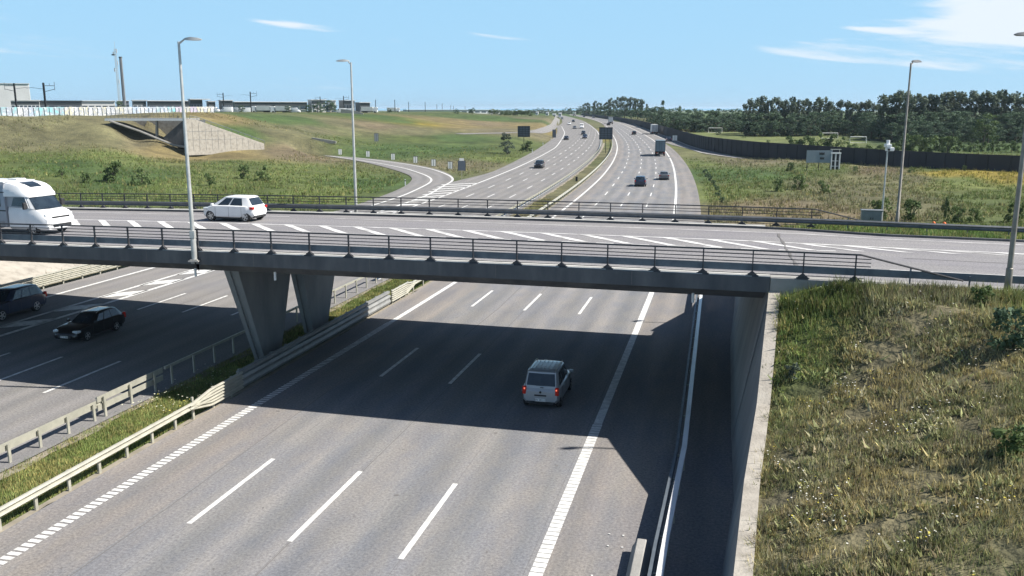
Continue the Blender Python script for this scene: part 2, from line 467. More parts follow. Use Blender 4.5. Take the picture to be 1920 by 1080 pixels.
M['tar'] = ramp_mat("bitumen_seams", (.12, .115, .11), (.16, .15, .145), .8)
M['railpaint'] = ramp_mat("dark_rail_steel", (.045, .045, .05), (.08, .08, .085), .55, .3, scale=6)
M['beamdark'] = ramp_mat("guard_beam_steel", (.10, .11, .12), (.15, .16, .175), .5, .35, scale=3)
M['lamp'] = ramp_mat("lamp_pole_steel", (.42, .42, .40), (.55, .55, .52), .45, .4, scale=4)
M['lampbrown'] = ramp_mat("weathered_lamp_pole", (.20, .18, .155), (.30, .28, .25), .55, .3, scale=3)
M['kerbsunlit'] = ramp_mat("sunlit_kerb_concrete", (.46, .45, .42), (.60, .585, .55), .85, scale=1.5, detail=8)  # paler than the edge beam, so sun on its top is in the colour
M['lampdark'] = ramp_mat("lamp_head_metal", (.10, .105, .11), (.16, .165, .17), .5, .3, scale=4)
M['noise'] = ramp_mat("noise_wall_panels", (.030, .030, .036), (.048, .048, .058), .8, scale=.15, detail=8, stretch=(1, 1, .4))
M['white'] = ramp_mat("white_paint", (.70, .70, .70), (.78, .78, .78), .35, scale=1.5, coat=.3)
M['silver'] = ramp_mat("silver_paint", (.42, .43, .44), (.46, .47, .48), .3, .25, scale=1.5, coat=.5)
M['black'] = ramp_mat("black_paint", (.012, .012, .014), (.018, .018, .02), .25, scale=1.5, coat=.6)
M['bluegrey'] = ramp_mat("dark_blue_paint", (.02, .03, .06), (.03, .042, .075), .25, scale=1.5, coat=.6)
M['greycar'] = ramp_mat("grey_paint", (.12, .125, .135), (.15, .155, .165), .3, .2, scale=1.5, coat=.5)
M['glass'] = ramp_mat("dark_glass", (.012, .018, .026), (.03, .045, .06), .08, scale=1.2, spec=.8)
M['tyre'] = ramp_mat("tyre_rubber", (.018, .018, .018), (.03, .03, .03), .85, scale=9)
M['rim'] = ramp_mat("wheel_alloy", (.35, .35, .36), (.5, .5, .5), .35, .7, scale=9)
M['plastic'] = ramp_mat("dark_plastic", (.02, .02, .022), (.035, .035, .037), .6, scale=7)
M['redlight'] = ramp_mat("tail_light_lens", (.30, .008, .008), (.4, .02, .015), .2, scale=9, emit=(1, .08, .04, .02))
M['redon'] = ramp_mat("lit_tail_lamp", (.8, .1, .06), (1, .2, .1), .2, scale=9, emit=(1, .20, .12, .6))
M['headlight'] = ramp_mat("headlight_lens", (.55, .58, .6), (.8, .8, .8), .1, .2, scale=9)
M['plate'] = ramp_mat("number_plate", (.7, .7, .68), (.8, .8, .78), .4, scale=4)
M['ink'] = ramp_mat("plate_lettering", (.03, .03, .03), (.05, .05, .05), .5, scale=4)
M['signback'] = ramp_mat("sign_back_metal", (.085, .105, .13), (.12, .14, .165), .6, .1, scale=2)
M['signframe'] = ramp_mat("sign_frame_metal", (.025, .027, .03), (.04, .042, .045), .6, .3, scale=2)
M['chev'] = ramp_mat("white_board", (.7, .7, .66), (.8, .8, .76), .6, scale=2)
M['orange'] = ramp_mat("orange_plastic", (.75, .13, .03), (.85, .2, .05), .6, scale=4)
M['cab'] = ramp_mat("cabinet_steel", (.20, .215, .23), (.26, .275, .285), .6, .1, scale=3)
M['bark'] = ramp_mat("bark", (.06, .05, .04), (.13, .11, .09), .95, scale=6, bump=.5)
M['ballast'] = ramp_mat("gravel", (.25, .22, .2), (.36, .33, .30), .95, scale=3, detail=8)
def leafmat(name, c1, c2, c3, sc=.5):
    m = ramp_mat(name, c1, c2, .75, scale=sc, detail=6, coord='Object', spec=.2, c3=c3)
    nt = m.node_tree; b = nt.nodes["Principled BSDF"]
    tr = nt.nodes.new("ShaderNodeBsdfTranslucent"); mx = nt.nodes.new("ShaderNodeMixShader"); mx.inputs[0].default_value = .22
    rp = [k for k in nt.nodes if k.type == 'VALTORGB'][0]
    nt.links.new(rp.outputs[0], tr.inputs[0])
    out = [k for k in nt.nodes if k.type == 'OUTPUT_MATERIAL'][0]
    nt.links.new(b.outputs[0], mx.inputs[1]); nt.links.new(tr.outputs[0], mx.inputs[2]); nt.links.new(mx.outputs[0], out.inputs[0])
    return m
M['leaf_dark'] = leafmat("dark_foliage", (.065, .10, .065), (.135, .19, .105), (.09, .14, .08))
M['leaf_mid'] = leafmat("mid_green_foliage", (.065, .10, .035), (.15, .20, .075), (.10, .145, .052))
M['leaf_poplar'] = leafmat("poplar_foliage", (.075, .10, .07), (.20, .235, .17), (.12, .155, .105))
M['leaf_pale'] = leafmat("pale_green_foliage", (.10, .15, .055), (.22, .27, .11), (.15, .20, .075))
M['leaf_silver'] = leafmat("silvery_foliage", (.05, .075, .055), (.14, .17, .14), (.09, .115, .09))
def attr_mat(name, rough=.95, bump=.6, bscale=3.0, sc=(1.4, 6.0), amt=.55, trans=0.0):
    m = bpy.data.materials.new(name); m.use_nodes = True
    nt = m.node_tree; n = nt.nodes; l = nt.links
    b = n["Principled BSDF"]; b.inputs["Roughness"].default_value = rough; b.inputs["Specular IOR Level"].default_value = .15
    at = n.new("ShaderNodeAttribute"); at.attribute_name = "Col"
    last = at.outputs[0]
    geo = n.new("ShaderNodeNewGeometry")
    for s_ in sc:
        no = n.new("ShaderNodeTexNoise"); no.inputs["Scale"].default_value = s_; no.inputs["Detail"].default_value = 6; no.inputs["Roughness"].default_value = .7
        l.new(geo.outputs["Position"], no.inputs["Vector"])
        rp = n.new("ShaderNodeValToRGB"); rp.color_ramp.elements[0].position = .32; rp.color_ramp.elements[1].position = .7
        a = amt
        rp.color_ramp.elements[0].color = (1 - a, 1 - a, 1 - a * .9, 1); rp.color_ramp.elements[1].color = (1 + a, 1 + a * .9, 1 + a * .7, 1)
        l.new(no.outputs[0], rp.inputs[0])
        mx = n.new("ShaderNodeMix"); mx.data_type = 'RGBA'; mx.blend_type = 'MULTIPLY'; mx.inputs[0].default_value = 1
        l.new(last, mx.inputs[6]); l.new(rp.outputs[0], mx.inputs[7]); last = mx.outputs[2]
    l.new(last, b.inputs["Base Color"])
    if bump:
        no = n.new("ShaderNodeTexNoise"); no.inputs["Scale"].default_value = bscale; no.inputs["Detail"].default_value = 7
        l.new(geo.outputs["Position"], no.inputs["Vector"])
        bp = n.new("ShaderNodeBump"); bp.inputs["Strength"].default_value = bump; bp.inputs["Distance"].default_value = .35
        l.new(no.outputs[0], bp.inputs["Height"]); l.new(bp.outputs[0], b.inputs["Normal"])
    if trans:
        tr = n.new("ShaderNodeBsdfTranslucent"); mx = n.new("ShaderNodeMixShader"); mx.inputs[0].default_value = trans
        l.new(last, tr.inputs[0])
        out = [k for k in n if k.type == 'OUTPUT_MATERIAL'][0]
        l.new(b.outputs[0], mx.inputs[1]); l.new(tr.outputs[0], mx.inputs[2]); l.new(mx.outputs[0], out.inputs[0])
    return m
M['ground'] = attr_mat("meadow_ground", sc=(.07, .35, 2.2), amt=.30)
M['blade'] = attr_mat("grass_blades", bump=0, sc=(.8,), amt=.15, trans=.25, rough=.7)

# ---------------------------------------------------------------- ground sheet
G1 = (.088, .115, .042); G2 = (.065, .105, .038); G3 = (.115, .145, .052); BR = (.128, .128, .074); STW = (.19, .16, .08); PK = (.165, .14, .092)
YL = (.23, .19, .045); DG = (.045, .075, .035); BG = (.15, .14, .09); PG = (.14, .17, .07)
CC = [(0,240,195,BR),(100,240,195,BR),(200,240,200,BR),(60,262,185,BR),(260,262,205,BG),(60,280,175,G1),(200,285,175,G3),(0,300,165,G1),(120,310,160,G2),(300,285,200,STW),(420,283,205,STW),(560,288,220,PK),
      (250,330,145,G2),(350,340,140,G3),(60,345,138,G1),(450,310,180,G1),(560,320,175,G3),(680,340,145,G2),(600,350,135,G3),(480,355,130,G1),
      (420,225,255,STW),(500,222,290,G2),(450,235,240,G2),(560,225,320,G2),(520,250,250,BR),(640,230,330,BR),(700,232,340,PK),(760,240,330,BR),(600,245,280,BR),(650,255,270,G1),(800,225,420,YL),(860,222,500,STW),(900,228,500,PK),(760,222,420,G2),(700,215,450,G2),
      (950,225,650,G2),(930,222,700,G2),(850,235,420,STW),(780,250,300,G1),(850,255,310,G2),(920,245,400,BG),(960,245,400,BG),(750,270,260,G2),(850,275,255,G2),(900,290,240,G1),(700,283,240,G2),(950,300,220,G3),(870,310,205,BG),(990,280,290,G1),(1010,240,500,STW),(990,225,700,BG),
      (1300,300,200,G3),(1330,330,170,G2),(1340,380,130,G3),(1400,300,205,BG),(1420,330,160,G2),(1450,350,140,G1),(1500,350,140,BR),(1600,360,130,BR),(1450,385,110,PK),(1580,390,100,PK),(1550,320,172,G1),(1650,325,168,PK),
      (1770,333,158,YL),(1850,338,153,YL),(1905,345,148,YL),(1800,350,145,G3),(1700,345,150,BR),(1700,380,115,BR),(1850,375,120,G1),(1900,360,130,G3),(1880,322,165,G1),(1750,322,165,G1),(1900,400,90,G1),
      (1400,262,330,PG),(1350,255,400,PG),(1550,268,300,PG),(1700,262,300,DG),(1850,270,260,G2)]
ccw = [(*atD(a, b, D)[:2], *c) for a, b, D, c in CC]
for x, y, c in ((6, 25, BR), (12, 25, BG), (18, 22, BR), (8, 20, BG), (14, 15, BR), (20, 30, G3), (10, 30, G1), (26, 20, G2), (40, 30, G2), (-15, 30, G3), (-10, 60, G1), (-5, 90, BG), (8, 130, BR), (14, 170, BR), (25, 250, BR), (45, 430, YL),
                (0, 2000, G2), (800, 1500, G2), (-800, 1500, G2), (-200, 300, BG), (-60, 30, G2), (-50, 70, BG), (30, 60, G2), (60, 60, G2), (24, 45, G2), (30, 44, G2), (40, 42, G2)):
    ccw.append((x, y, *c))
ccw = np.array(ccw); _cl = lp(ccw[:, 0], ccw[:, 1])
def ground_col(x, y):
    q = lp(x, y); out = np.empty((len(x), 3))
    for i in range(0, len(x), 20000):
        d2 = ((q[i:i+20000, None] - _cl[None]) ** 2).sum(-1) + .0025
        w = d2 ** -2.2
        out[i:i+20000] = (w @ ccw[:, 2:]) / w.sum(1, keepdims=True)
    return out
angs = np.concatenate([np.arange(-88, -48, 4.0), np.arange(-48, 52, .22), np.arange(52, 90, 4.0)])
rad = np.concatenate([np.arange(2, 75, .42), 75 * 1.0125 ** np.arange(0, 200), [1200, 1500, 2000, 2800, 4000, 6000, 9000, 14000]])
A, Rr = np.meshgrid(np.radians(angs), rad)
gx = (Rr * np.sin(A)).ravel(); gy = (Rr * np.cos(A)).ravel()
gzv = ground_level(gx, gy)
_D = np.hypot(gx, gy) + 1e-6; _k = np.interp(_D, GD, GT) / _D; fx, fy = gx, gy
n1, n0 = len(angs), len(rad)
me = bpy.data.meshes.new("ground")
idx = np.arange(n0 * n1).reshape(n0, n1)
quads = np.stack([idx[:-1, :-1], idx[:-1, 1:], idx[1:, 1:], idx[1:, :-1]], -1).reshape(-1, 4)
def fast_mesh(me, V, F):
    me.vertices.add(len(V)); me.vertices.foreach_set("co", np.ascontiguousarray(V, np.float32).ravel())
    k = F.shape[1]
    me.loops.add(F.size); me.loops.foreach_set("vertex_index", np.ascontiguousarray(F, np.int32).ravel())
    me.polygons.add(len(F)); me.polygons.foreach_set("loop_start", np.arange(0, F.size, k, dtype=np.int32))
    me.update(calc_edges=True); me.validate()
def set_col(me, C):
    a = me.color_attributes.new("Col", 'FLOAT_COLOR', 'POINT')
    a.data.foreach_set("color", np.concatenate([C, np.ones((len(C), 1))], 1).astype(np.float32).ravel())
fast_mesh(me, np.stack([gx * _k, gy * _k, CH - (CH - gzv) * _k], -1), quads[:, ::-1])
gc = ground_col(gx, gy)
nz = noise2(gx, gy, 22, 21); nz2 = noise2(gx, gy, 7, 22)
gc = gc * (1 + .18 * nz[:, None] + .12 * nz2[:, None])
set_col(me, np.clip(gc, .01, .6))
me.materials.append(M['ground'])
me.polygons.foreach_set("use_smooth", [True] * len(me.polygons))
ground = bpy.data.objects.new("ground", me); scene.collection.objects.link(ground)
tag(ground, kind="structure")

CLIMB[0] = True
# ---------------------------------------------------------------- motorway sheets
def strip(mb, ls, offL, offR, z=0.0, div=1):
    rows = []; uvs = []
    for l in ls:
        a = offL(l) if callable(offL) else offL; b = offR(l) if callable(offR) else offR
        r = []; u = []
        for k in range(div + 1):
            o = a + (b - a) * k / div
            x, y = hw(l, o); r.append((x, y, z)); u.append((o, l))
        rows.append(r); uvs.append(u)
    mb.grid(rows[::-1], uv=uvs[::-1])
LS = list(np.arange(-6, 60, 6)) + list(np.arange(60, 700, 8)) + list(np.arange(700, 2400, 25))
wid = lambda pts: (lambda l: float(np.interp(l, [p[0] for p in pts], [p[1] for p in pts])))
mb = MB(); strip(mb, LS, lambda l: -11.8 - np.interp(l, [250, 500], [0, .8]), wid([(-60, 9.35), (84, 9.35), (100, 6.5), (220, 6.7), (300, 7.0), (2400, 7)]), 0.0, 6)
right_road = tag(mb.build("motorway_road_right", M['asphalt']), kind="structure")
mb = MB()
LR = wid([(-60, -16.0), (120, -15.9), (260, -16.0), (371, -16.8), (519, -18.6), (814, -26), (1261, -30), (2400, -34)])
strip(mb, LS, wid(list(zip(*LB))), lambda l: LR(l) + .75, 0.0, 6)
left_road = tag(mb.build("motorway_road_left", M['asphalt_left']), kind="structure")
mb = MB()
def edge_strip(mb, A_, B_, z, zf=None):
    rows = []; uvs = []
    L = 0
    for i in range(len(A_)):
        if i: L += math.hypot(*(A_[i] - A_[i - 1]))
        r = []; u = []
        for k in range(5):
            p = A_[i] + (B_[i] - A_[i]) * k / 4
            zz = z if zf is None else zf(p[0], p[1]) + z
            r.append((p[0], p[1], zz)); u.append((k * 1.5, L))
        rows.append(r); uvs.append(u)
    mb.grid(rows[::-1], uv=uvs[::-1])
edge_strip(mb, RI, RO, -.006)
tag(mb.build("loop_ramp_road", M['asphalt_left']), kind="structure")
def offset_line(P, w):
    d = np.gradient(P, axis=0); d /= np.hypot(d[:, 0], d[:, 1])[:, None] + 1e-9
    return P + np.stack([d[:, 1], -d[:, 0]], -1) * w
P2 = resample(R2, 60, 6)
mb = MB(); edge_strip(mb, offset_line(P2, -2.6), offset_line(P2, 2.6), .10, gzl); tag(mb.build("side_ramp_road", M['asphalt_left']), kind="structure")
# slip road beside the noise wall
mb = MB(); strip(mb, [l for l in LS if 224 <= l <= 1200], wid([(224, 22.5), (240, 17.5), (256, 13.6), (284, 11.8), (310, 9.0), (340, 7.0), (1300, 7.0)]), wid([(224, 25), (240, 21), (256, 18.5), (284, 15.6), (311, 14.2), (382, 13.6), (1300, 13.2)]), .004, 3)
tag(mb.build("slip_road", M['asphalt_left']), kind="structure")

# ---------------------------------------------------------------- road markings
pm = MB()
ZM = .008
def mark(l0, l1, off, w, n=None, z=ZM, mb=None):
    mb = mb or pm
    n = n or max(1, int((l1 - l0) / 8))
    o = off if callable(off) else (lambda l: off)
    rows = [[(*hw(l, o(l) - w / 2), z), (*hw(l, o(l) + w / 2), z)] for l in np.linspace(l0, l1, n + 1)]
    mb.grid(rows[::-1])
# right carriageway
DA = wid([(0, -6.83), (60, -6.83), (120, -6.7), (500, -6.85), (2400, -6.85)])
DB = wid([(0, -3.42), (2400, -3.38)])
DC = wid([(0, 0), (60, 0), (120, -.22), (300, -.1), (400, .25), (2400, .25)])
phA, phB, phC = 21.05, 20.75, 20.55
for off, ph in ((DA, phA), (DB, phB), (DC, phC)):
    for k in range(-2, 44):
        a = ph + 15 * k
        if a > 230: a = float(np.interp(a, GT, GD))
        mark(a, a + 5.05 * (1 if a < 230 else float(np.interp(a + 5, GT, GD) - np.interp(a, GT, GD)) / 5), off, .17 if a < 250 else .22, 1)
b = 12.0
while b < 46:
    x1 = wid([(0, -10.62), (30, -10.36), (57, -10.15)])
    mark(b, b + .165, x1, .38, 1); b += .25
LE = wid([(0, -10.5), (57, -10.15), (118, -10.0), (160, -9.9), (250, -10.25), (430, -11.0), (2400, -11)])
mark(46, 900, LE, .30, 110)
RE = wid([(0, 3.78), (57, 3.72), (118, 3.35), (163, 3.35), (238, 3.8), (400, 4.5), (2400, 4.5)])
b = 14.0
while b < 32:
    mark(b, b + .225, RE, .37, 1); b += .26
mark(b, 900, RE, .33, 110)
# left carriageway
for off, lst in (((-20.1, -19.45), 3), ((-23.4, -22.6), 2), ((-26.5, -25.65), 1)):
    o = wid([(0, off[0]), (60, off[0]), (118, off[1]), (2400, off[1])])
    for k in range(-3, 24):
        a = 45.4 + 15 * k + (0 if k < 3 else -1.0)
        if a > 230: a = float(np.interp(a, GT, GD))
        mark(a, a + (5 if a < 230 else 7), o, .17 if a < 220 else .22, 1)
mark(58, 900, lambda l: LR(l) - .0, .30, 110)
LL = wid([(0, -29.9), (57, -29.5), (118, -29.1), (185, -29.4), (284, -30.3), (358, -32.6), (482, -36), (662, -44.4), (2400, -50)])
mark(38, 660, LL, .32, 90)
GO = wid([(0, -31.5), (57, -31.15), (100, -31.2), (121, -31.6)])
mark(10, 57, GO, .28, 8); mark(10, 38, LL, .28, 6)
mark(57, 112, GO, .28, 8)
mark(10, 66, lambda l: -34.65, .28, 8)
# hatching of the diverge
l = 24.0
while l < 119:
    a, c = LL(l), GO(l - 1.5)
    pm.face([(*hw(l + 1.6, a), ZM), (*hw(l, a), ZM), (*hw(l - 1.5, c), ZM), (*hw(l + .1, c), ZM)][::-1]); l += 4.2
RWI = resample(R_WIN, 110, 12); RWO = resample(R_WOUT, 110, 12)
def ribbon(mb, P, w, z, zf=None):
    a, c = offset_line(P, -w / 2), offset_line(P, w / 2)
    mb.grid([[(*p, z + (zf(*p) if zf else 0)), (*q, z + (zf(*q) if zf else 0))] for p, q in zip(a, c)][::-1])
ribbon(pm, RWI, .34, ZM + .003); ribbon(pm, RWO, .34, ZM + .003)
for k in range(7):
    l = 116.5 + k * 4.3
    a = hw(l + 1.2, LL(l)); a2 = hw(l, LL(l))
    j = np.argmin((RWO[:, 0] - hw(l - 5, -34)[0]) ** 2 + (RWO[:, 1] - hw(l - 5, -34)[1]) ** 2)
    f0 = float(np.interp(l, [116, 142], [-31.6, -34.4]))
    c = hw(l - 3.0, f0); c2 = hw(l - 4.2, f0)
    pm.face([(*a, ZM), (*a2, ZM), (*c2, ZM), (*c, ZM)][::-1])
mark(232, 900, wid([(232, 20.6), (254, 14.2), (284, 12.2), (336, 10.6), (400, 9.6), (520, 8.6), (900, 8)]), .3, 70, z=.012)
mark(240, 900, wid([(240, 20.2), (256, 17.8), (284, 15.0), (311, 13.7), (382, 13.0), (1300, 12.7)]), .3, 70, z=.012)
mark(900, 2200, LE, .5, 30); mark(900, 2200, RE, .5, 30)
# studs on the hard shoulder
for l_, o_ in ((23.3, 5.35), (23.3, 5.75), (22.6, 5.4), (22.6, 5.8), (20.9, 5.2), (20.9, 5.6), (20.2, 5.25), (20.2, 5.65)):
    x, y = hw(l_, o_); pm.box((x, y, .018), (.05, .05, .02), -HD)
tag(pm.build("road_markings", M['paint']), kind="structure")
# tarred seams and stains
sm = MB()
for off, l0, l1, w in ((-8.2, 10, 34, .035), (-3.42, 12, 60, .03), (-13.2 + 8.0, 44, 58, .05), (-24.9, 10, 60, .05), (-18.2, 110, 180, .07)):
    mark(l0, l1, wid([(l0, off), ((l0 + l1) / 2, off + .12), (l1, off - .05)]), w, 20, z=.004, mb=sm)
rr = random.Random(3)
for _ in range(26):
    l_ = rr.uniform(18, 60); o_ = rr.uniform(-9.5, 3); x, y = hw(l_, o_); r_ = rr.uniform(.02, .07)
    sm.face([(x + r_ * math.cos(a) * 1.4, y + r_ * math.sin(a), .0045) for a in np.linspace(0, 6.28, 7)[:-1]])
for l0, l1, o0, o1 in ((15.5, 19.5, -6.2, -5.5), (26.5, 28.2, 1.0, 2.9)):
    pass
for _ in range(60):      # oil drips and rubber specks in the lane middles
    l_ = rr.uniform(14, 34); o_ = rr.choice((-5.1, -1.7, 1.8, -8.6)) + rr.gauss(0, .35); x, y = hw(l_, o_); r_ = rr.uniform(.012, .035)
    sm.face([(x + r_ * math.cos(a), y + r_ * 1.8 * math.sin(a), .0046) for a in np.linspace(0, 6.28, 6)[:-1]])
tag(sm.build("road_seams", M['tar']), kind="structure")
# sandy verges beside the asphalt
vb = MB()
def verge(l0, l1, o0, o1, z):
    rows = []
    for l in np.arange(l0, l1, 1.2):
        j = .12 * math.sin(l * 1.7) + .1 * math.sin(l * .53 + 1)
        rows.append([(*hw(l, o0), z), (*hw(l, o1 + j), z)])
    vb.grid(rows[::-1])
verge(8, 330, -12.1, -11.75, -.03); verge(8, 330, -15.6, -14.9, -.055)
tag(vb.build("sandy_verge", ramp_mat("sandy_verge", (.22, .195, .15), (.32, .28, .22), .95, scale=1.5, detail=8)), kind="structure")

CLIMB[0] = False
# ---------------------------------------------------------------- overpass
RAIL_S = 1.737
T0, T1 = -62.0, 14.52
TS = list(np.arange(T0, T1, 2.0)) + [T1]
bridge = empty("overpass_bridge", (-4.9, 41.0, 0), 0, "concrete road overpass crossing the motorway on two flared piers", "bridge")
BO = (-4.9, 41.0, 0)
def dgrid(mb, ts, prof, closed=True, m=0):
    mb.grid([[dk(t, o, z) for o, z in prof] for t in ts], m, closed)
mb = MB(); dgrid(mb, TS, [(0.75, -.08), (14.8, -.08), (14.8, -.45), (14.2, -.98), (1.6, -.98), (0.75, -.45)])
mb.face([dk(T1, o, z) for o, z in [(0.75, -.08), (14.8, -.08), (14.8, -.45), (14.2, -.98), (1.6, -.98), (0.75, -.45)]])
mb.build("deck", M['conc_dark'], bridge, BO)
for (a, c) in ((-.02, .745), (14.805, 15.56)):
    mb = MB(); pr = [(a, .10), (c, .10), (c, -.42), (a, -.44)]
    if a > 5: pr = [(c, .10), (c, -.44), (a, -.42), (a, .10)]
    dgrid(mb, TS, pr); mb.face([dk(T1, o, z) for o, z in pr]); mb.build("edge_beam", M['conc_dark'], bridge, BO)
    a2, c2 = (.03, .70) if a < 5 else (14.86, 15.5)
    mb = MB(); dgrid(mb, TS, [(a2, .102), (a2, .125), (c2, .125), (c2, .102)][::-1] if False else [(c2, .102), (a2, .102), (a2, .125), (c2, .125)][::-1]); mb.build("sunlit_kerb_top", M['kerbsunlit'], bridge, BO)  # thin pale strip that paints in the sunlit top of the edge beam
for o_, sg in ((-.026, -1), (15.566, 1)):
    for t in np.arange(-58, 14, 5.2):
        mb = MB(); q = [dk(t, o_, .09), dk(t + .03, o_, .09), dk(t + .03, o_, -.41), dk(t, o_, -.41)]
        mb.face(q if sg > 0 else q[::-1]); mb.build("beam_joint", M['tar'], bridge, BO)
def pier(s0, s1, s0b, s1b, u0, w, wb):
    mb = MB()
    rows = []
    for k in range(7):
        f = k / 6; z = -.1 + f * 5.15
        a = s0b + (s0 - s0b) * f; c = s1b + (s1 - s1b) * f; ww = wb + (w - wb) * f
        g = .09
        ring = []
        for (uu, ss) in ((-ww/2, a), (-g, a), (-g, a + .09), (g, a + .09), (g, a), (ww/2, a), (ww/2, c), (g, c), (g, c - .09), (-g, c - .09), (-g, c), (-ww/2, c)):
            x, y = US(u0 + uu, ss); ring.append((x, y, z))
        rows.append(ring)
    mb.grid(rows, closed=True); mb.face(rows[-1]); mb.face(rows[0][::-1])
    return mb.build("pier", M['conc_wall'], bridge, BO)
PU = -21.8
pier(35.2, 40.7, 37.4, 39.0, PU, .74, .56)
pier(41.1, 46.4, 42.7, 44.4, PU, .74, .56)
mb = MB()   # abutment wall under the right end
rows = []
for o in np.linspace(-.02, 15.56, 9):
    x, y, z = dk(14.62, o)
    x2, y2 = US(1.70, x * SS + y * CS)
    x3, y3 = US(1.70 - 1.06, x * SS + y * CS)
    rows.append([(x3, y3, -.3), (x2, y2, z - .46), (x2 + 1.4, y2 + .3, z - .46), (x2 + 1.4, y2 + .3, -.3)])
mb.grid(rows[::-1], closed=True); mb.face(rows[0]); mb.face(rows[-1][::-1])
mb.build("abutment", M['conc_wall'], bridge, BO)
for t in (-9.5, -5.6, 11.8):      # drain pipes under the deck edge
    x, y, z = dk(t, .95, -1.0); mb = MB(); mb.tube([(x, y, z + .2), (x, y, z - .16)], .055, 8); mb.build("drain_pipe", M['white'], bridge, BO, smooth=40)
mb = MB()   # expansion joint at the end of the deck
mb.box((0, 0, 0), (.12, 13.0, .01)); 
x, y, z = dk(16.5, 7.6, .02)
# wing walls
def wing(ss, name, label):
    root = empty(name, (*US(1.5, ss[0]), 0), 0, label, "retaining wall")
    og = tuple(root.location)
    mb = MB(); cp = MB(); rows = []; rc = []
    for s in ss:
        u = float(np.interp(s, WING_S, WING_U)); z = float(np.interp(s, WING_S, WING_Z))
        P = lambda du, zz: (*US(u + du, s), zz)
        rows.append([P(.02 - .19 * (z + .24), -.4), P(.02, z - .16), P(.42, z - .16), P(.42, -.4)])
        rc.append([P(-.03, z - .16), P(-.03, z), P(.36, z + .01), P(.36, z - .16)])
    mb.grid(rows[::-1], closed=True); mb.face(rows[0]); mb.face(rows[-1][::-1])
    cp.grid(rc[::-1], closed=True); cp.face(rc[0]); cp.face(rc[-1][::-1])
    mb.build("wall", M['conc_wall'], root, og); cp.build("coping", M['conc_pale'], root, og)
wing([8, 11, 14, 17, 19.5, 21.6, 24, 26.55, 28, 29.5, 31.0, 31.72], "wing_wall", "near concrete wing wall with a sunlit pale coping holding back the grass slope")
wing([48.2, 49.0, 51.5, 54.0, 58, 62, 70, 76], "wing_wall", "far concrete wing wall beyond the overpass, dropping away beside the hard shoulder")
# overpass road surface (deck and approach)
ml = MB()
TT = list(np.arange(T0, 90, 2.0))
def ort(t): return 1.0
def dstrip(mb, ts, oa, ob, dz, n=1, uvs=True):
    rows = []; uv = []
    for t in ts:
        a = oa(t) if callable(oa) else oa; c = ob(t) if callable(ob) else ob
        rows.append([dk(t, a + (c - a) * k / n, dz) for k in range(n + 1)]); uv.append([(a + (c - a) * k / n, t) for k in range(n + 1)])
    mb.grid(rows, uv=uv)
for i in range(1): dstrip(ml, TT, .7, lambda t: float(np.interp(t, [13, 16, 20], [14.85, 14.6, 13.6])), 0.0, 6)
M_over = ml.build("overpass_road", M['asphalt_over']); tag(M_over, kind="structure")
for p in M_over.data.polygons: pass
om = MB()
def dmark(t0, t1, off, w, dz=.008):
    o = off if callable(off) else (lambda t: off)
    ts = np.linspace(t0, t1, max(2, int((t1 - t0) / 2)))
    om.grid([[dk(t, o(t) - w / 2, dz), dk(t, o(t) + w / 2, dz)] for t in ts])
UPL = wid([(-60, 10.0), (14, 10.0), (20, 9.6), (30, 9.6), (60, 9.2)])
LOL = wid([(-60, 7.5), (-5, 7.35), (14, 7.4), (18, 8.0), (26, 9.0), (34, 9.5)])
dmark(-60, 60, UPL, .17); dmark(-60, -1, LOL, .15); 
for k in range(12): dmark(-1 + k * 1.6, -.2 + k * 1.6, LOL, .12)
dmark(-9, 16, lambda t: 13.3, .10); dmark(16, 60, wid([(16, 13.35), (20, 12.6), (60, 12.6)]), .12); dmark(-60, -12, lambda t: 13.6, .1)
dmark(19, 60, lambda t: 3.5, .14); dmark(-60, 12, 3.3, .10)
t = -60.3
while t < 24:
    if LOL(t) < UPL(t) - .5:
        a, c = UPL(t) - .05, LOL(t + 2.4) + .1
        om.face([dk(t, a, .012), dk(t + .5, a, .012), dk(t + 3.0, c, .012), dk(t + 2.5, c, .012)][::-1])
    t += 2.0
tag(om.build("overpass_markings", M['paintworn']), kind="structure")
jm = MB()
jm.grid([[dk(15.5 - (o - 4) * .05 + .03 * math.sin(o * 3), o, .014), dk(15.59 - (o - 4) * .05 + .04 * math.sin(o * 2.1), o, .014)] for o in np.linspace(3.4, 13.0, 30)][::-1])
for a, c, o in ((9, 15, 6.1), (20, 27, 6.6), (24, 36, 5.2), (1, 8, 5.7)):
    jm.grid([[dk(t, o + .05 * math.sin(t * 1.3), .010), dk(t, o + .05 + .05 * math.sin(t * 1.3), .010)] for t in np.linspace(a, c, 12)])
tag(jm.build("overpass_joint", M['tar']), kind="structure")
# kerb at the far side, continuing past the deck
km = MB()
dgrid(km, TT, [(14.55, .12), (14.8, .12), (14.8, -.05), (14.55, -.05)]) if False else None
nk = MB(); nk.grid([[dk(t, -.02, -1.1), dk(t, -.02, .07), dk(t, .72, .07), dk(t, .72, -.1)] for t in np.arange(14.54, 62, 1.5)]); tag(nk.build("kerb", M['conc']), kind="structure")
KO = lambda t: float(np.interp(t, [13, 16, 20], [14.85, 14.6, 13.6]))
km.grid([[dk(t, KO(t), -.02), dk(t, KO(t), .11), dk(t, KO(t) + .16, .11), dk(t, KO(t) + .16, -.05)] for t in np.arange(T0, 90, 1.5)])
tag(km.build("kerb", M['conc_dark']), kind="structure")

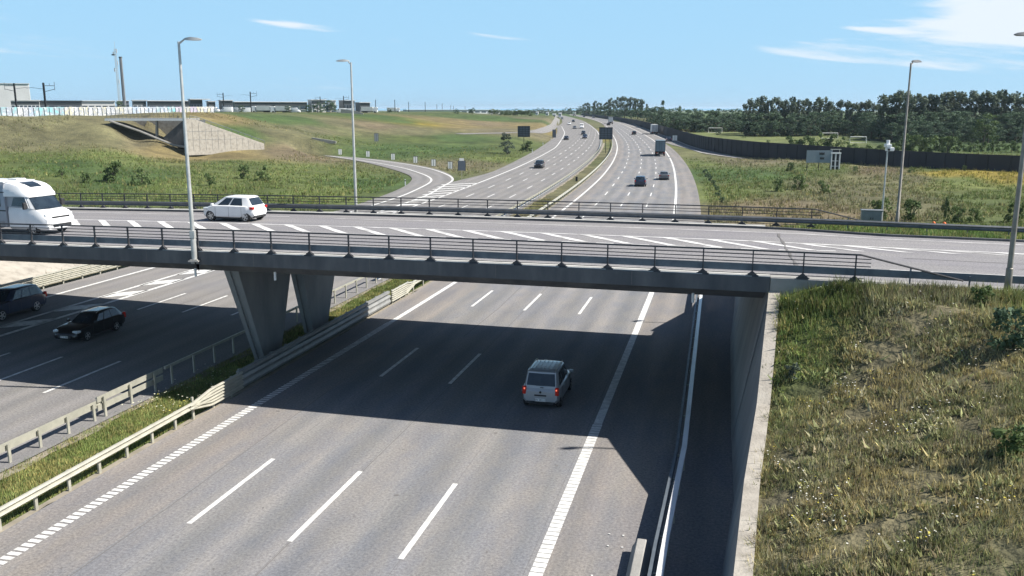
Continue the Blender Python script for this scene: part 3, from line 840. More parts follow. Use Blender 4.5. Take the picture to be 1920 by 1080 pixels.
# railings of the overpass
def railing(side, t_first, count, label, t_end_drop):
    o0 = .12 if side == 0 else 15.42
    ins = .16 if side == 0 else -.16
    root = empty("bridge_railing", dk(0, o0), 0, label, "railing")
    og = tuple(root.location)
    ts = [t_first + i * RAIL_S for i in range(count)]
    tl = ts[-1]
    def bar(z0, z1, w, t0, t1, oo=0.0):
        mb = MB()
        mb.grid([[dk(t, o0 + oo - w / 2, z0), dk(t, o0 + oo - w / 2, z1), dk(t, o0 + oo + w / 2, z1), dk(t, o0 + oo + w / 2, z0)] for t in np.arange(t0, t1 + .01, (t1 - t0) / max(1, round((t1 - t0) / RAIL_S)))], closed=True)
        return mb
    mb = bar(1.0, 1.055, .07, ts[0] - 1, tl + .15)
    # sloping end of the handrail
    P = [Vector(dk(tl + .15, o0, 1.03)), Vector(dk(tl + 1.74, o0, .68)), Vector(dk(tl + 3.5, o0, .30))]
    mb.tube(P, .035, 6)
    mb.build("handrail", M['railpaint'], root, og)
    for z in ((.87, .74, .61) if side == 0 else (.84, .70)):
        bar(z, z + .030, .026, ts[0] - 1, tl + .5).build("rail", M['railpaint'], root, og)
    bar(.19, .215, .03, ts[0] - 1, tl + .3).build("rail", M['railpaint'], root, og)
    # corrugated guard beam on the traffic side, running on past the railing
    mb = MB()
    prof = [(0, .25), (.05, .30), (.0, .35), (.0, .40), (.05, .45), (.0, .51), (-.02, .51), (-.02, .25)]
    sg = 1 if side == 0 else -1
    if side: prof = [(0, .27), (.05, .31), (.0, .36), (.0, .43), (.05, .48), (.0, .55), (-.02, .55), (-.02, .27)]
    rows = []
    for t in np.arange(ts[0] - 1, tl + (6.0 if side == 0 else 40), RAIL_S):
        oo = o0 + ins
        if t > tl and side == 1: oo = o0 + ins + float(np.interp(t - tl, [0, 6], [0, -.2]))
        rows.append([dk(t, oo + sg * a, z + .02) for a, z in prof])
    mb.grid(rows, closed=True); mb.build("guard_beam", M['beamdark'] if side else M['galv_blue'], root, og, smooth=30)
    tp = ts + [tl + 1.8 + i * 1.9 for i in range(3 if side == 0 else 18)]
    for i, t in enumerate(tp):
        mb = MB()
        x, y, z = dk(t, o0)
        hh = 1.0 if t <= tl + .01 else (.62 if i == len(ts) else .45)
        mb.box((x, y, z + hh / 2 + .06), (.045, .075, hh - .1), TH)
        if t <= tl + .01:
            for k in (-1, 1):   # foot flares
                a, c, d = dk(t, o0, .11), dk(t + k * .22, o0, .11), dk(t, o0, .30)
                w = Vector((-ST * .06, CT * .06, 0))
                A_, C_, D_ = Vector(a), Vector(c), Vector(d)
                mb.face([A_ - w, C_ - w, D_ - w]); mb.face([D_ + w, C_ + w, A_ + w]); mb.face([C_ - w, C_ + w, D_ + w, D_ - w])
            mb.box((x, y, z + .115), (.44, .18, .03), TH)
        mb.build("post", M['railpaint'] if t <= tl + .01 else M['galv_blue'], root, og)
    return root
railing(0, -19.107 - 5 * RAIL_S, 27, "near railing of the overpass, dark posts and rails with a steel guard beam", 1)
railing(1, -30.098 - 4 * RAIL_S, 32, "far railing of the overpass, running on as a guard rail beside the green verge", 1)

CLIMB[0] = True
# ---------------------------------------------------------------- guard rails on the motorway
WP = [(0, -.15), (.05, -.13), (.09, -.085), (.05, -.045), (-.005, -.02), (-.005, .02), (.05, .045), (.09, .085), (.05, .13), (0, .15), (-.015, .15), (-.015, -.15)]
def guardrail(label, l0, l1, off, side, beams, sp, name="guard_rail", mat='galv', step=None, post_h=.68, maxp=98, group=None, flare=None):
    o = off if callable(off) else (lambda l: off)
    x0, y0 = hw(l0, o(l0)); root = empty(name, (float(x0), float(y0), 0), 0, label, "guard rail", group); og = tuple(root.location)
    n = max(2, int((l1 - l0) / (step or 4)))
    for zc, sc in beams:
        mb = MB(); path = []
        for l in np.linspace(l0, l1, n + 1):
            h = hwh(l); zz = zc(l) if callable(zc) else zc
            path.append((Vector((*hw(l, o(l) + side * .10), zz)), Vector((math.cos(h), -math.sin(h), 0)) * side))
        pr = [(a, b * sc) for a, b in WP]
        if side < 0: pr = pr[::-1]
        mb.sweep(path, pr); mb.build("beam", M[mat], root, og, smooth=40)
    k = 0; l = l0 + .3; stuff = MB()
    while l < l1:
        x, y = hw(l, o(l)); h = hwh(l)
        tgt = MB() if k < maxp else stuff
        tgt.box((x, y, post_h / 2 - .05), (.06, .11, post_h + .1), -h)
        if k < maxp: tgt.build("post", M['galv'], root, og)
        k += 1; l += sp
    if stuff.v: tag(stuff.build("posts_beyond", M['galv'], root, og), kind="stuff")
    return root
Z0 = .56
# median, right-hand rail: single W beam, stacked boxed beams past the piers
guardrail("guard rail on the right edge of the grass median, in front of the pier", 12, 28.9, -11.95, 1, [(.58, 1.0)], 1.42)
def triple(label, l0, l1, off, side, fan_at):
    root = empty("guard_rail", (*[float(k) for k in hw(l0, off)], 0), 0, label, "guard rail"); og = tuple(root.location)
    for z in (.27, .53, .79):
        mb = MB(); path = []
        for l in np.linspace(l0, l1, 12):
            h = hwh(l)
            fa = abs(l - (l0 if fan_at == 0 else l1)); q = min(1, fa / 1.5)
            path.append((Vector((*hw(l, off + side * .12), .58 + (z - .58) * q)), Vector((math.cos(h), -math.sin(h), 0)) * side))
        pr = [(a, b * .8) for a, b in WP]
        if side < 0: pr = pr[::-1]
        mb.sweep(path, pr); mb.build("beam", M['galv'], root, og, smooth=40)
    for l in np.arange(l0 + .4, l1, 1.42):
        mb = MB(); mb.box((*hw(l, off), .4), (.06, .11, .96), -hwh(l)); mb.build("post", M['galv'], root, og)
triple("stacked steel beams in the sun just in front of the near pier barrier", 28.7, 32.6, -11.95, 1, 0)
triple("stacked steel beams in the sun just beyond the pier barrier", 50.4, 54.6, -12.0, 1, 1)
root = empty("crash_barrier", (*[float(k) for k in hw(41, -12)], 0), 0, "shaded grey steel crash barrier running past both piers", "crash barrier"); og = tuple(root.location)
mb = MB()
for a, c in ((32.65, 38.5), (38.52, 44.5), (44.52, 50.35)):
    rows = []
    for l in np.linspace(a, c, 4):
        h = hwh(l); q = Vector((*hw(l, -12.05), 0)); sd = Vector((math.cos(h), -math.sin(h), 0))
        rows.append([q + sd * x + Vector((0, 0, z)) for x, z in ((-.10, .08), (-.10, .64), (.10, .64), (.16, .52), (.10, .40), (.10, .34), (.16, .22), (.10, .08))])
    mb.grid(rows[::-1], closed=True); mb.face(rows[0]); mb.face(rows[-1][::-1])
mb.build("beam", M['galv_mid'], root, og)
mb = MB(); rows = []
for l in np.linspace(32.65, 50.35, 12):
    h = hwh(l); q = Vector((*hw(l, -12.05), 0)); sd = Vector((math.cos(h), -math.sin(h), 0))
    rows.append([q + sd * x + Vector((0, 0, z)) for x, z in ((-.08, .74), (-.08, .88), (.10, .88), (.10, .74))])
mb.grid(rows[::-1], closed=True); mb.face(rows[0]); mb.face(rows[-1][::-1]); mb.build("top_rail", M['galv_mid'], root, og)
for l in np.arange(33.0, 50.3, 1.42):
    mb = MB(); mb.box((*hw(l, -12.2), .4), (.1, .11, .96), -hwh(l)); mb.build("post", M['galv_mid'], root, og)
guardrail("guard rail along the right edge of the median beyond the overpass", 54.4, 420, lambda l: -12.0 - max(0, (l - 250)) * .004, 1, [(.60, 1.0)], 2.0, step=5)
# median, left-hand rail
guardrail("guard rail on the left edge of the median with its back to the camera", 12, 28.6, -15.55, -1, [(.58, 1.0)], 1.42)
guardrail("short double guard rail on the left edge of the median near the bridge shadow", 28.2, 32.4, -15.5, -1, [(.42, .8), (.76, .8)], 1.6, post_h=.84)
guardrail("shaded thin rail on the left edge of the median behind the piers", 32.6, 57.0, -15.5, -1, [(.80, .45)], 1.7, post_h=.84)
guardrail("guard rail along the left edge of the median beyond the overpass", 57.3, 430, lambda l: LR(l) + .55, -1, [(.60, 1.0)], 2.0, step=5)
# left side of the left carriageway
guardrail("triple guard rail at the far left beside the pale concrete slope", 34, 64, -36.9, 1, [(.36, .75), (.62, .75), (.88, .75)], 1.9, post_h=.95)
guardrail("low guard rail in the shadow at the far left edge", 22, 33.6, -36.9, 1, [(.60, 1.0)], 1.9)
# right-hand rail by the wing wall: two box beams
root = empty("box_beam_barrier", (*[float(k) for k in hw(12, 7.2)], 0), 0, "box beam barrier with a white top along the wall on the right", "crash barrier"); og = tuple(root.location)
def boxbeam(l0, l1, o_, z, w, hh, mat, name):
    mb = MB(); rows = []
    for l in np.linspace(l0, l1, 16):
        h = hwh(l); c = Vector((*hw(l, o_(l)), 0)); sd = Vector((math.cos(h), -math.sin(h), 0)) * w / 2
        rows.append([c - sd + Vector((0, 0, z)), c - sd + Vector((0, 0, z + hh)), c + sd + Vector((0, 0, z + hh)), c + sd + Vector((0, 0, z))])
    mb.grid(rows[::-1], closed=True); mb.face(rows[0]); mb.face(rows[-1][::-1]); mb.build(name, mat, root, og)
BO_ = wid([(0, 6.85), (21, 7.0), (29, 7.2), (57, 7.0), (76, 6.9)])
boxbeam(8, 60, BO_, .62, .17, .16, M['white'], "top_beam"); boxbeam(8, 60, lambda l: BO_(l) - .26, .42, .10, .22, M['galv_blue'], "front_beam")
for k in range(26):
    l = 8.5 + 2 * k; x, y = hw(l, BO_(l)); mb = MB(); mb.box((x, y, .3), (.1, .12, .72), -hwh(l)); mb.box((*hw(l, BO_(l) - .13), .5), (.2, .06, .06), -hwh(l)); mb.build("post", M['galv'], root, og)
for k in range(4):    # low concrete barrier blocks at the near end
    l = 12.9 + 2.75 * k
    root = empty("barrier_block", (*[float(q) for q in hw(l, 6.35)], 0), -hwh(l), "grey concrete barrier block on the shoulder, %s from the camera" % ["nearest", "second", "third", "farthest"][k], "barrier block", "concrete barrier blocks beside the box beam")
    mb = MB(); mb.grid([[(-.26, y, 0), (-.26, y, .16), (-.12, y, .42), (.12, y, .42), (.26, y, .16), (.26, y, 0)] for y in (-1.3, 1.3)], closed=True)
    mb.face([(-.26, -1.3, 0), (-.26, -1.3, .16), (-.12, -1.3, .42), (.12, -1.3, .42), (.26, -1.3, .16), (.26, -1.3, 0)]); mb.face([(-.26, 1.3, 0), (-.26, 1.3, .16), (-.12, 1.3, .42), (.12, 1.3, .42), (.26, 1.3, .16), (.26, 1.3, 0)][::-1])
    mb.build("block", M['conc'], root, bevel=.02)
# pale concrete slope at the far left
mb = MB(); rows = []
for l in np.linspace(40, 63, 8):
    rows.append([(*hw(l, -38.0), -.06), (*hw(l, -39.0), .1), (*hw(l, -41.5), 1.2), (*hw(l, -44.0), 2.2), (*hw(l, -45.5), 2.3), (*hw(l, -45.5), -.5), (*hw(l, -38.0), -.5)])
mb.grid(rows, closed=True); mb.face(rows[0][::-1]); mb.face(rows[-1])
apron = mb.build("concrete_slope", M['conc_pale']); tag(apron, "pale sloping concrete apron behind the far left guard rail", "retaining slope")

CLIMB[0] = False

# ---------------------------------------------------------------- vehicles (local frame: +x forward, +y left, z up)
def loft(st, n=1):
    """st: (x, z_bottom, z_shoulder, z_top, half width at sill, half width at shoulder, half width on top)"""
    rows = []
    for x, zb, zs, zt, wb, ws, wt in st:
        zm = zb + (zs - zb) * .45
        rows.append([(x, -wb * .86, zb), (x, -wb, zb + .10), (x, -ws * 1.005, zm), (x, -ws, zs), (x, -wt, zt), (x, -wt * .5, zt + .015), (x, 0, zt + .02),
                     (x, wt * .5, zt + .015), (x, wt, zt), (x, ws, zs), (x, ws * 1.005, zm), (x, wb, zb + .10), (x, wb * .86, zb)])
    mb = MB(); mb.grid(rows[::-1], closed=True)
    mb.face(rows[0]); mb.face(rows[-1][::-1])
    return mb
def cabin_pts(c):
    # corners of the greenhouse: base rear/front x, roof rear/front x, z, half widths
    return c
def quad_on(c, side, a, b, z0, z1, off=.012):
    """window on the side of the greenhouse between fractions a..b along, z0..z1 up"""
    xb0, xb1, xt0, xt1, zb, zt, wb, wt = c
    pts = []
    for f, g in ((a, z0), (b, z0), (b, z1), (a, z1)):
        xb = xb0 + (xb1 - xb0) * f; xt = xt0 + (xt1 - xt0) * f
        x = xb + (xt - xb) * g; y = wb + (wt - wb) * g; z = zb + (zt - zb) * g
        pts.append((x, side * (y + off), z + off * .3))
    return pts if side < 0 else pts[::-1]
def wheel_mesh(r, w):
    ty = MB(); ty.tube([(0, -w/2, 0), (0, -w/2 + .02, 0), (0, w/2 - .02, 0), (0, w/2, 0)], [r * .9, r, r, r * .9], 20)
    ri = MB()
    for s in (-1, 1):
        for k in range(5):
            a = k * 2 * math.pi / 5; ca, sa = math.cos(a), math.sin(a)
            P = [(ca * .06 - sa * .045, sa * .06 + ca * .045), (ca * r * .66 - sa * .03, sa * r * .66 + ca * .03), (ca * r * .66 + sa * .03, sa * r * .66 - ca * .03), (ca * .06 + sa * .045, sa * .06 - ca * .045)]
            f = [(x, s * (w/2 + .012), z) for x, z in P]
            ri.face(f if s > 0 else f[::-1])
        f = [(math.cos(t) * .075, s * (w/2 + .02), math.sin(t) * .075) for t in np.linspace(0, 2 * math.pi, 11)[:-1]]
        ri.face(f[::-1] if s > 0 else f)
        ring = []
        for rr_ in (.62, .70): ring.append([(math.cos(t) * r * rr_, s * (w/2 + .013), math.sin(t) * r * rr_) for t in np.linspace(0, 2 * math.pi, 17)[:-1]])
        ri.grid(ring if s < 0 else ring[::-1], closed=True)
    return ty, ri
_wcache = {}
def add_wheels(root, xs, tr, r, w, detail=True):
    for x in xs:
        for s in (-1, 1):
            key = (r, w, detail)
            if key not in _wcache:
                ty, ri = wheel_mesh(r, w)
                t = ty.build("wheel", M['tyre'], root, smooth=40); q = ri.build("rim", M['rim'], t) if detail else None
                _wcache[key] = (t.data, q.data if q else None)
            else:
                t = bpy.data.objects.new("wheel", _wcache[key][0]); scene.collection.objects.link(t); t.parent = root
                if detail:
                    q = bpy.data.objects.new("rim", _wcache[key][1]); scene.collection.objects.link(q); q.parent = t
            t.location = (x, s * tr, r)
            if detail:      # dark wheel arch
                mb = MB(); n = 14
                a = [(x + math.cos(t_) * (r + .055), s * (tr + w/2 - .03), r + math.sin(t_) * (r + .055)) for t_ in np.linspace(-.35, math.pi + .35, n)]
                c = [(p[0], s * (tr - w/2 - .02), p[2]) for p in a]
                mb.face(a if s < 0 else a[::-1]); mb.grid([a, c]); mb.build("wheel_arch", M['plastic'], root)
def text_mesh(name, txt, size, mat, parent, loc, rot, label=None, depth=.002):
    cu = bpy.data.curves.new(name, 'FONT'); cu.body = txt; cu.size = size; cu.align_x = 'CENTER'; cu.align_y = 'CENTER'; cu.extrude = depth
    ob = bpy.data.objects.new(name, cu); scene.collection.objects.link(ob)
    dg = bpy.context.evaluated_depsgraph_get(); dg.update()
    me_ = bpy.data.meshes.new_from_object(ob.evaluated_get(dg)); bpy.data.objects.remove(ob)
    me_.materials.clear(); me_.materials.append(mat)
    o = bpy.data.objects.new(name, me_); scene.collection.objects.link(o); o.parent = parent; o.location = loc; o.rotation_euler = rot
    return o
def plate(root, x, z, s, txt=None, w=.5, tilt=0):
    mb = MB(); mb.box((x, 0, z), (.018, w, .12)); p = mb.build("number_plate", M['plate'], root)
    if txt:
        text_mesh("lettering", txt, .115, M['ink'], p, (x + s * .0105, 0, z), (math.pi / 2, 0, math.pi / 2 * s))
    return p
SPEC = {
 'hatch': dict(L=3.48, hw=.80, wheel=.29, ax=(1.12, -1.22), sill=.20, belt=.88, roof=1.44, cab=(-1.66, 1.14, -1.30, .26), hood=.93, tail=.92, wt=.60),
 'mpv': dict(L=3.54, hw=.81, wheel=.28, ax=(1.15, -1.21), sill=.22, belt=.92, roof=1.60, cab=(-1.70, 1.05, -1.45, .35), hood=.98, tail=.95, wt=.66),
 'estate': dict(L=4.35, hw=.86, wheel=.31, ax=(1.30, -1.22), sill=.20, belt=.90, roof=1.38, cab=(-2.02, .85, -1.62, .10), hood=.90, tail=.92, wt=.60),
 'saloon': dict(L=4.5, hw=.89, wheel=.32, ax=(1.35, -1.32), sill=.20, belt=.88, roof=1.42, cab=(-1.65, .85, -.95, .05), hood=.92, tail=1.0, wt=.62),
 'suv': dict(L=4.5, hw=.92, wheel=.35, ax=(1.35, -1.32), sill=.26, belt=1.02, roof=1.62, cab=(-2.1, .85, -1.75, .15), hood=1.05, tail=1.03, wt=.68),
}
def car(kind, paint, loc, rz, label, cat="car", group=None, detail=True, name="car", plates=None, lit=False, roofrails=False):
    S = SPEC[kind]; root = empty(name, loc, rz, label, cat, group)
    L2 = S['L'] / 2; w = S['hw']; b = S['belt']; sl_ = S['sill']; P = M[paint]
    cx0, cx1, ct0, ct1 = S['cab']
    st = [(-L2, .36, b * .72, S['tail'] * .80, w * .86, w * .88, w * .74), (-L2 + .10, .28, b * .86, S['tail'] * .98, w * .94, w * .95, w * .84), (-L2 + .45, sl_, b * .97, S['tail'], w * .985, w, w * .90),
          (cx0 + .5, sl_, b, S['tail'] + .01, w, w, w * .91), (0, sl_, b, S['hood'] + .01, w, w, w * .91), (cx1 - .15, sl_, b * .985, S['hood'], w, w * .995, w * .9),
          (L2 - .55, sl_, b * .90, S['hood'] * .93, w * .98, w * .97, w * .84), (L2 - .22, .22, b * .76, S['hood'] * .82, w * .93, w * .92, w * .72), (L2 - .04, .26, b * .60, S['hood'] * .66, w * .82, w * .80, w * .62), (L2, .30, b * .5, S['hood'] * .56, w * .72, w * .7, w * .55)]
    body = loft(st).build("body", P, root, smooth=38)
    zt = S['roof']; c = (cx0, cx1, ct0, ct1, b - .02, zt - .05, w * .93, S['wt'])
    # greenhouse shell and roof
    mb = MB(); rows = []
    xb0, xb1, xt0, xt1, zb, z1, wb, wtt = c
    def ring(g, bul=0):
        x0 = xb0 + (xt0 - xb0) * g; x1 = xb1 + (xt1 - xb1) * g; y = wb + (wtt - wb) * g; z = zb + (z1 - zb) * g
        return [(x0, -y * .90, z), (x0 + .16, -y, z), ((x0 + x1) / 2, -y, z), (x1 - .25, -y, z), (x1, -y * .82, z), (x1 + .05, 0, z), (x1, y * .82, z), (x1 - .25, y, z), ((x0 + x1) / 2, y, z), (x0 + .16, y, z), (x0, y * .90, z), (x0 - .03, 0, z)]
    mb.grid([ring(0), ring(.5), ring(1.0)], closed=True)
    r1 = ring(1.0); cxm = (xt0 + xt1) / 2
    r2 = [(cxm + (p[0] - cxm) * .86, p[1] * .86, zt - .012) for p in r1]; r3 = [(cxm + (p[0] - cxm) * .5, p[1] * .5, zt) for p in r1]
    mb.grid([r1, r2, r3], closed=True); mb.face(r3)
    mb.build("cabin", P, root, smooth=45)
    # glass
    def pane(pts, nm): m_ = MB(); m_.face(pts); return m_.build(nm, M['glass'], root)
    g0, g1 = .10, .90
    fx = lambda g: xb1 + (xt1 - xb1) * g; rx = lambda g: xb0 + (xt0 - xb0) * g
    yy = lambda g, k: (wb + (wtt - wb) * g) * k; zz = lambda g: zb + (z1 - zb) * g
    m_ = MB(); m_.grid([[(fx(g) + .014, -yy(g, .80), zz(g) + .01), (fx(g) + .066, 0, zz(g) + .01), (fx(g) + .014, yy(g, .80), zz(g) + .01)] for g in (g0 - .04, .95)]); m_.build("windscreen", M['glass'], root)
    m_ = MB(); m_.grid([[(rx(g) - .012, yy(g, .84), zz(g) + .01), (rx(g) - .045, 0, zz(g) + .01), (rx(g) - .012, -yy(g, .84), zz(g) + .01)] for g in (.16, .90)]); m_.build("rear_window", M['glass'], root)
    spl = ((.12, .36), (.40, .62), (.65, .86)) if kind not in ('saloon', 'hatch') else ((.22, .54), (.58, .85))
    for s in (-1, 1):
        for a, e in spl: pane(quad_on(c, s, a, e, g0, g1), "side_window")
    # lamps
    for s in (-1, 1):
        mb = MB(); zl = b * .88
        if kind in ('mpv', 'suv', 'estate'): mb.box((-L2 + .05, s * w * .87, zl), (.14, .16, .34))
        else: mb.box((-L2 + .10, s * w * .85, zl + .02), (.22, .24, .15))
        tl_ = mb.build("tail_light", M['redlight'], root, bevel=.03)
        if lit: m2 = MB(); m2.box((-L2 - .025, s * w * .85, zl + .08), (.02, .06, .06)); m2.build("lamp", M['redon'], tl_)
        mb = MB(); mb.box((L2 - .27, s * w * .76, S['hood'] * .74), (.34, .34, .15)); mb.build("headlight", M['headlight'], root, bevel=.04)
        mb = MB(); mb.box((cx1 - .22, s * (w + .07), b + .08), (.13, .18, .13)); mb.build("wing_mirror", P, root, bevel=.03)
    mb = MB(); mb.box((L2 - .05, 0, .42), (.12, w * 1.05, .20)); mb.build("grille", M['plastic'], root, bevel=.02)
    mb = MB(); mb.box((-L2 + .06, 0, .30), (.10, w * 1.5, .14)); mb.build("rear_bumper_insert", M['plastic'], root)
    mb = MB(); mb.box((0, 0, sl_ + .02), (S['L'] - .7, w * 1.84, .12)); mb.build("sill", M['plastic'], root)
    add_wheels(root, S['ax'], w - .10, S['wheel'], .20, detail)
    if plates: plate(root, -L2 - .012, .50 if kind != 'mpv' else .42, -1, plates, .46); plate(root, L2 + .012, .40, 1, plates, .5)
    elif detail: plate(root, L2 + .012, .40, 1); plate(root, -L2 - .012, .5, -1)
    if detail:
        for s in (-1, 1):
            mb = MB()
            for xx in (.25, -.55): mb.box((xx, s * (w + .008), b * .86), (.17, .025, .03))
            mb.build("door_handle", P, root)
            mb = MB()
            for xx in (.78, -.12, -.98):
                if xx > -L2 + .6: mb.box((xx, s * (w + .004), b * .62), (.012, .006, b * .62))
            mb.build("door_seam", M['plastic'], root)
    if roofrails:
        for s in (-1, 1): mb = MB(); mb.tube([(ct0 + .1, s * .56, zt - .02), (ct0 + .25, s * .57, zt + .055), (ct1 - .2, s * .57, zt + .055), (ct1 - .02, s * .56, zt - .02)], .018, 6); mb.build("roof_rail", M['galv'], root)
    return root
def on_hw(l, off, toward=False):
    x, y = hw(l, off); h = hwh(l)
    return rise((float(x), float(y), 0.008)), (math.pi / 2 - h) + (math.pi if toward else 0)
def at_px(px, py):
    l, off = lo(*[np.array([k]) for k in up(px, py)]); return float(l[0]), float(off[0])
# silver compact van driving away under the bridge
l_, o_ = at_px(1026, 770)
loc, rz = on_hw(l_ + 1.75, o_ - .30)
mpv = car('mpv', 'silver', loc, rz, "small silver people carrier driving away in the shadow of the overpass, tail lights lit", "car", plates="XN 30 117", lit=True, roofrails=True)
mpv.scale = (.96, .96, .97)
x0 = -SPEC['mpv']['L'] / 2
mb = MB(); mb.box((x0 - .02, 0, .62), (.03, .52, .06)); mb.build("tailgate_handle", M['plastic'], mpv, bevel=.01)
mb = MB(); mb.tube([(x0 - .01, 0, .76), (x0 - .035, 0, .76)], .05, 14); mb.build("emblem", M['plastic'], mpv)
mb = MB(); mb.box((x0 + .0, -.06, .96), (.03, .14, .025), .0); mb.build("rear_wiper", M['plastic'], mpv)
mb = MB()
for k in range(5): mb.box((-.55, -.36 + .18 * k, 1.605), (1.3, .035, .02))
mb.build("roof_ribs", M['silver'], mpv)
# black estate and dark hatchback coming toward the camera, left carriageway in the shade
l_, o_ = at_px(150, 632)
loc, rz = on_hw(l_ + .55, o_ + .25, True)
est = car('estate', 'black', loc, rz, "black estate car in the shade under the overpass, coming toward the camera", "car", plates="BV 52 906", roofrails=True); est.scale = (.91, .91, .93)
l_, o_ = at_px(68, 583)
loc, rz = on_hw(l_ - 1.4, o_ - .75, True)
car('suv', 'bluegrey', loc, rz, "dark blue car cut off by the left edge, in the shade in the exit lane", "car")
# white hatchback on the overpass, heading left
x, y, z = dk(-14.2, 11.45, .008); 
zf = dk(-13, 11.95)[2] - dk(-15, 11.95)[2]
hat = car('hatch', 'white', (x, y, z), TH + math.pi, "small white hatchback on the far lane of the overpass heading left", "car", plates="CN 21 480")
hat.rotation_euler.z = TH + math.pi - .028; hat.scale = (.94, .94, .96)
# ------------------------------------------------ motorhome
def motorhome():
    x, y, z = dk(-22.4, 4.6, .008)
    root = empty("motorhome", (x, y, z), TH - .05, "white and grey motorhome on the overpass, cut off by the left edge", "motorhome"); root.scale = (.97, .97, .97)
    W = 1.12
    st = [(2.72, .35, .70, .80, .70, .72, .60), (2.66, .30, .82, .98, .86, .88, .74), (2.45, .28, 1.0, 1.17, .96, .97, .84), (1.95, .28, 1.12, 1.32, .99, 1.0, .88), (1.62, .28, 1.15, 1.40, 1.0, 1.0, .9), (.6, .28, 1.2, 1.5, 1.0, 1.0, .92), (.3, .28, 1.2, 1.5, 1.02, 1.02, .94)]
    loft(st[::-1]).build("cab_body", M['white'], root, smooth=35)
    # coach body with a drooping streamlined nose over the cab
    rows = []
    prof = [(-4.4, .42, 2.62), (-1.0, .42, 2.66), (.25, .42, 2.66)]
    for x_, zb, zt in prof: rows.append([(x_, -W, zb), (x_, -W, zt - .14), (x_, -W * .93, zt), (x_, 0, zt + .03), (x_, W * .93, zt), (x_, W, zt - .14), (x_, W, zb)])
    mb = MB(); mb.grid(rows[::-1], closed=True); mb.face(rows[0]); mb.face(rows[-1][::-1]); mb.build("coach_body", M['greycoach'], root, smooth=30)
    rows = []
    for x_, zb, zt, w_ in ((.2, 1.98, 2.66, W + .005), (.55, 1.99, 2.63, W * .985), (.95, 2.0, 2.54, W * .96), (1.3, 1.99, 2.38, W * .90), (1.52, 1.97, 2.20, W * .82), (1.60, 1.95, 2.02, W * .76)):
        rows.append([(x_, -w_, zb), (x_, -w_, zb + (zt - zb) * .55), (x_, -w_ * .88, zt), (x_, 0, zt + .04), (x_, w_ * .88, zt), (x_, w_, zb + (zt - zb) * .55), (x_, w_, zb)])
    mb = MB(); mb.grid(rows[::-1], closed=True); mb.face(rows[0]); mb.face(rows[-1][::-1]); nose = mb.build("roof_nose", M['white'], root, smooth=50)
    mb = MB(); mb.box((-2.1, 0, 2.70), (4.5, W * 1.8, .03)); mb.build("roof", M['white'], root)
    mb = MB(); mb.grid([[(.60, -.42, 2.668), (.60, .42, 2.668)], [(.98, -.40, 2.575), (.98, .40, 2.575)], [(1.27, -.36, 2.44), (1.27, .36, 2.44)]]); mb.build("skylight", M['glass'], nose)
    # cab sides, windscreen, door windows
    mb = MB()
    for s in (-1, 1):
        f = [(.25, s * 1.02, 1.45), (1.72, s * .95, 1.38), (1.45, s * .90, 2.0), (.25, s * 1.0, 2.05)]
        mb.face(f if s < 0 else f[::-1])
    mb.face([(.25, -1.0, 2.03), (1.45, -.9, 1.99), (1.45, .9, 1.99), (.25, 1.0, 2.03)])
    mb.build("cab_side", M['greycoach'], root)
    mb = MB(); mb.grid([[(1.98, .86, 1.33), (2.09, 0, 1.33), (1.98, -.86, 1.33)], [(1.70, .83, 1.68), (1.79, 0, 1.68), (1.70, -.83, 1.68)], [(1.48, .80, 2.0), (1.56, 0, 2.0), (1.48, -.80, 2.0)]]); mb.build("windscreen", M['glass'], root)
    for s in (-1, 1):
        f = [(.55, s * 1.025, 1.5), (1.62, s * .985, 1.46), (1.32, s * .93, 1.92), (.72, s * .99, 1.94)]
        mb = MB(); mb.face(f if s < 0 else f[::-1]); mb.build("door_window", M['glass'], root)
        f = [(1.62, s * .975, 1.40), (1.92, s * .87, 1.36), (1.50, s * .83, 2.0), (1.38, s * .93, 1.96)]
        mb = MB(); mb.face(f if s < 0 else f[::-1]); mb.build("pillar", M['white'], root)
        mb = MB(); mb.box((2.38, s * .74, .98), (.42, .30, .26), 0); mb.build("headlight", M['headlight'], root, bevel=.05)
        mb = MB(); mb.box((1.65, s * 1.22, 1.55), (.14, .22, .36)); mb.build("wing_mirror", M['plastic'], root, bevel=.04)
        mb = MB(); mb.box((-.55, s * (W + .008), 1.72), (1.0, .02, .52)); mb.build("side_window", M['glass'], root, bevel=.008)
        mb = MB(); mb.box((-2.6, s * (W + .008), 1.72), (1.1, .02, .52)); mb.build("side_window", M['glass'], root, bevel=.008)
        mb = MB(); mb.box((-2.1, s * (W + .004), .55), (4.4, .02, .28)); mb.build("skirt", M['greycoach2'], root)
        mb = MB(); mb.box((-1.2, s * (W + .005), 1.25), (2.9, .02, .06)); mb.box((-1.2, s * (W + .005), 2.2), (2.9, .02, .05)); mb.build("stripe", M['plastic'], root)
    mb = MB(); mb.box((2.60, 0, .84), (.20, 1.15, .26)); mb.box((2.72, 0, .50), (.08, 1.2, .16)); mb.build("grille", M['plastic'], root, bevel=.02)
    mb = MB(); mb.box((2.62, 0, .42), (.24, 1.75, .22)); mb.build("bumper", M['white'], root, bevel=.05)
    mb = MB(); mb.grid([[(-.2, .9, 2.74), (-.2, .4, 2.74)], [(-.9, .9, 2.74), (-.9, .4, 2.74)]][::-1]); mb.box((-.55, .5, 2.74), (.6, .6, .10)); mb.build("roof_hatch", M['white'], root, bevel=.02)
    add_wheels(root, (1.75, -2.4), .88, .34, .22)
    plate(root, 2.75, .48, 1)
    # driver: a seated figure seen through the door window
    return root
M['greycoach'] = ramp_mat("silver_grey_coach_side", (.26, .27, .30), (.31, .32, .35), .35, .1, scale=.8, coat=.3)
M['greycoach2'] = ramp_mat("darker_grey_skirt", (.22, .225, .24), (.27, .275, .29), .4, .1, scale=.8)
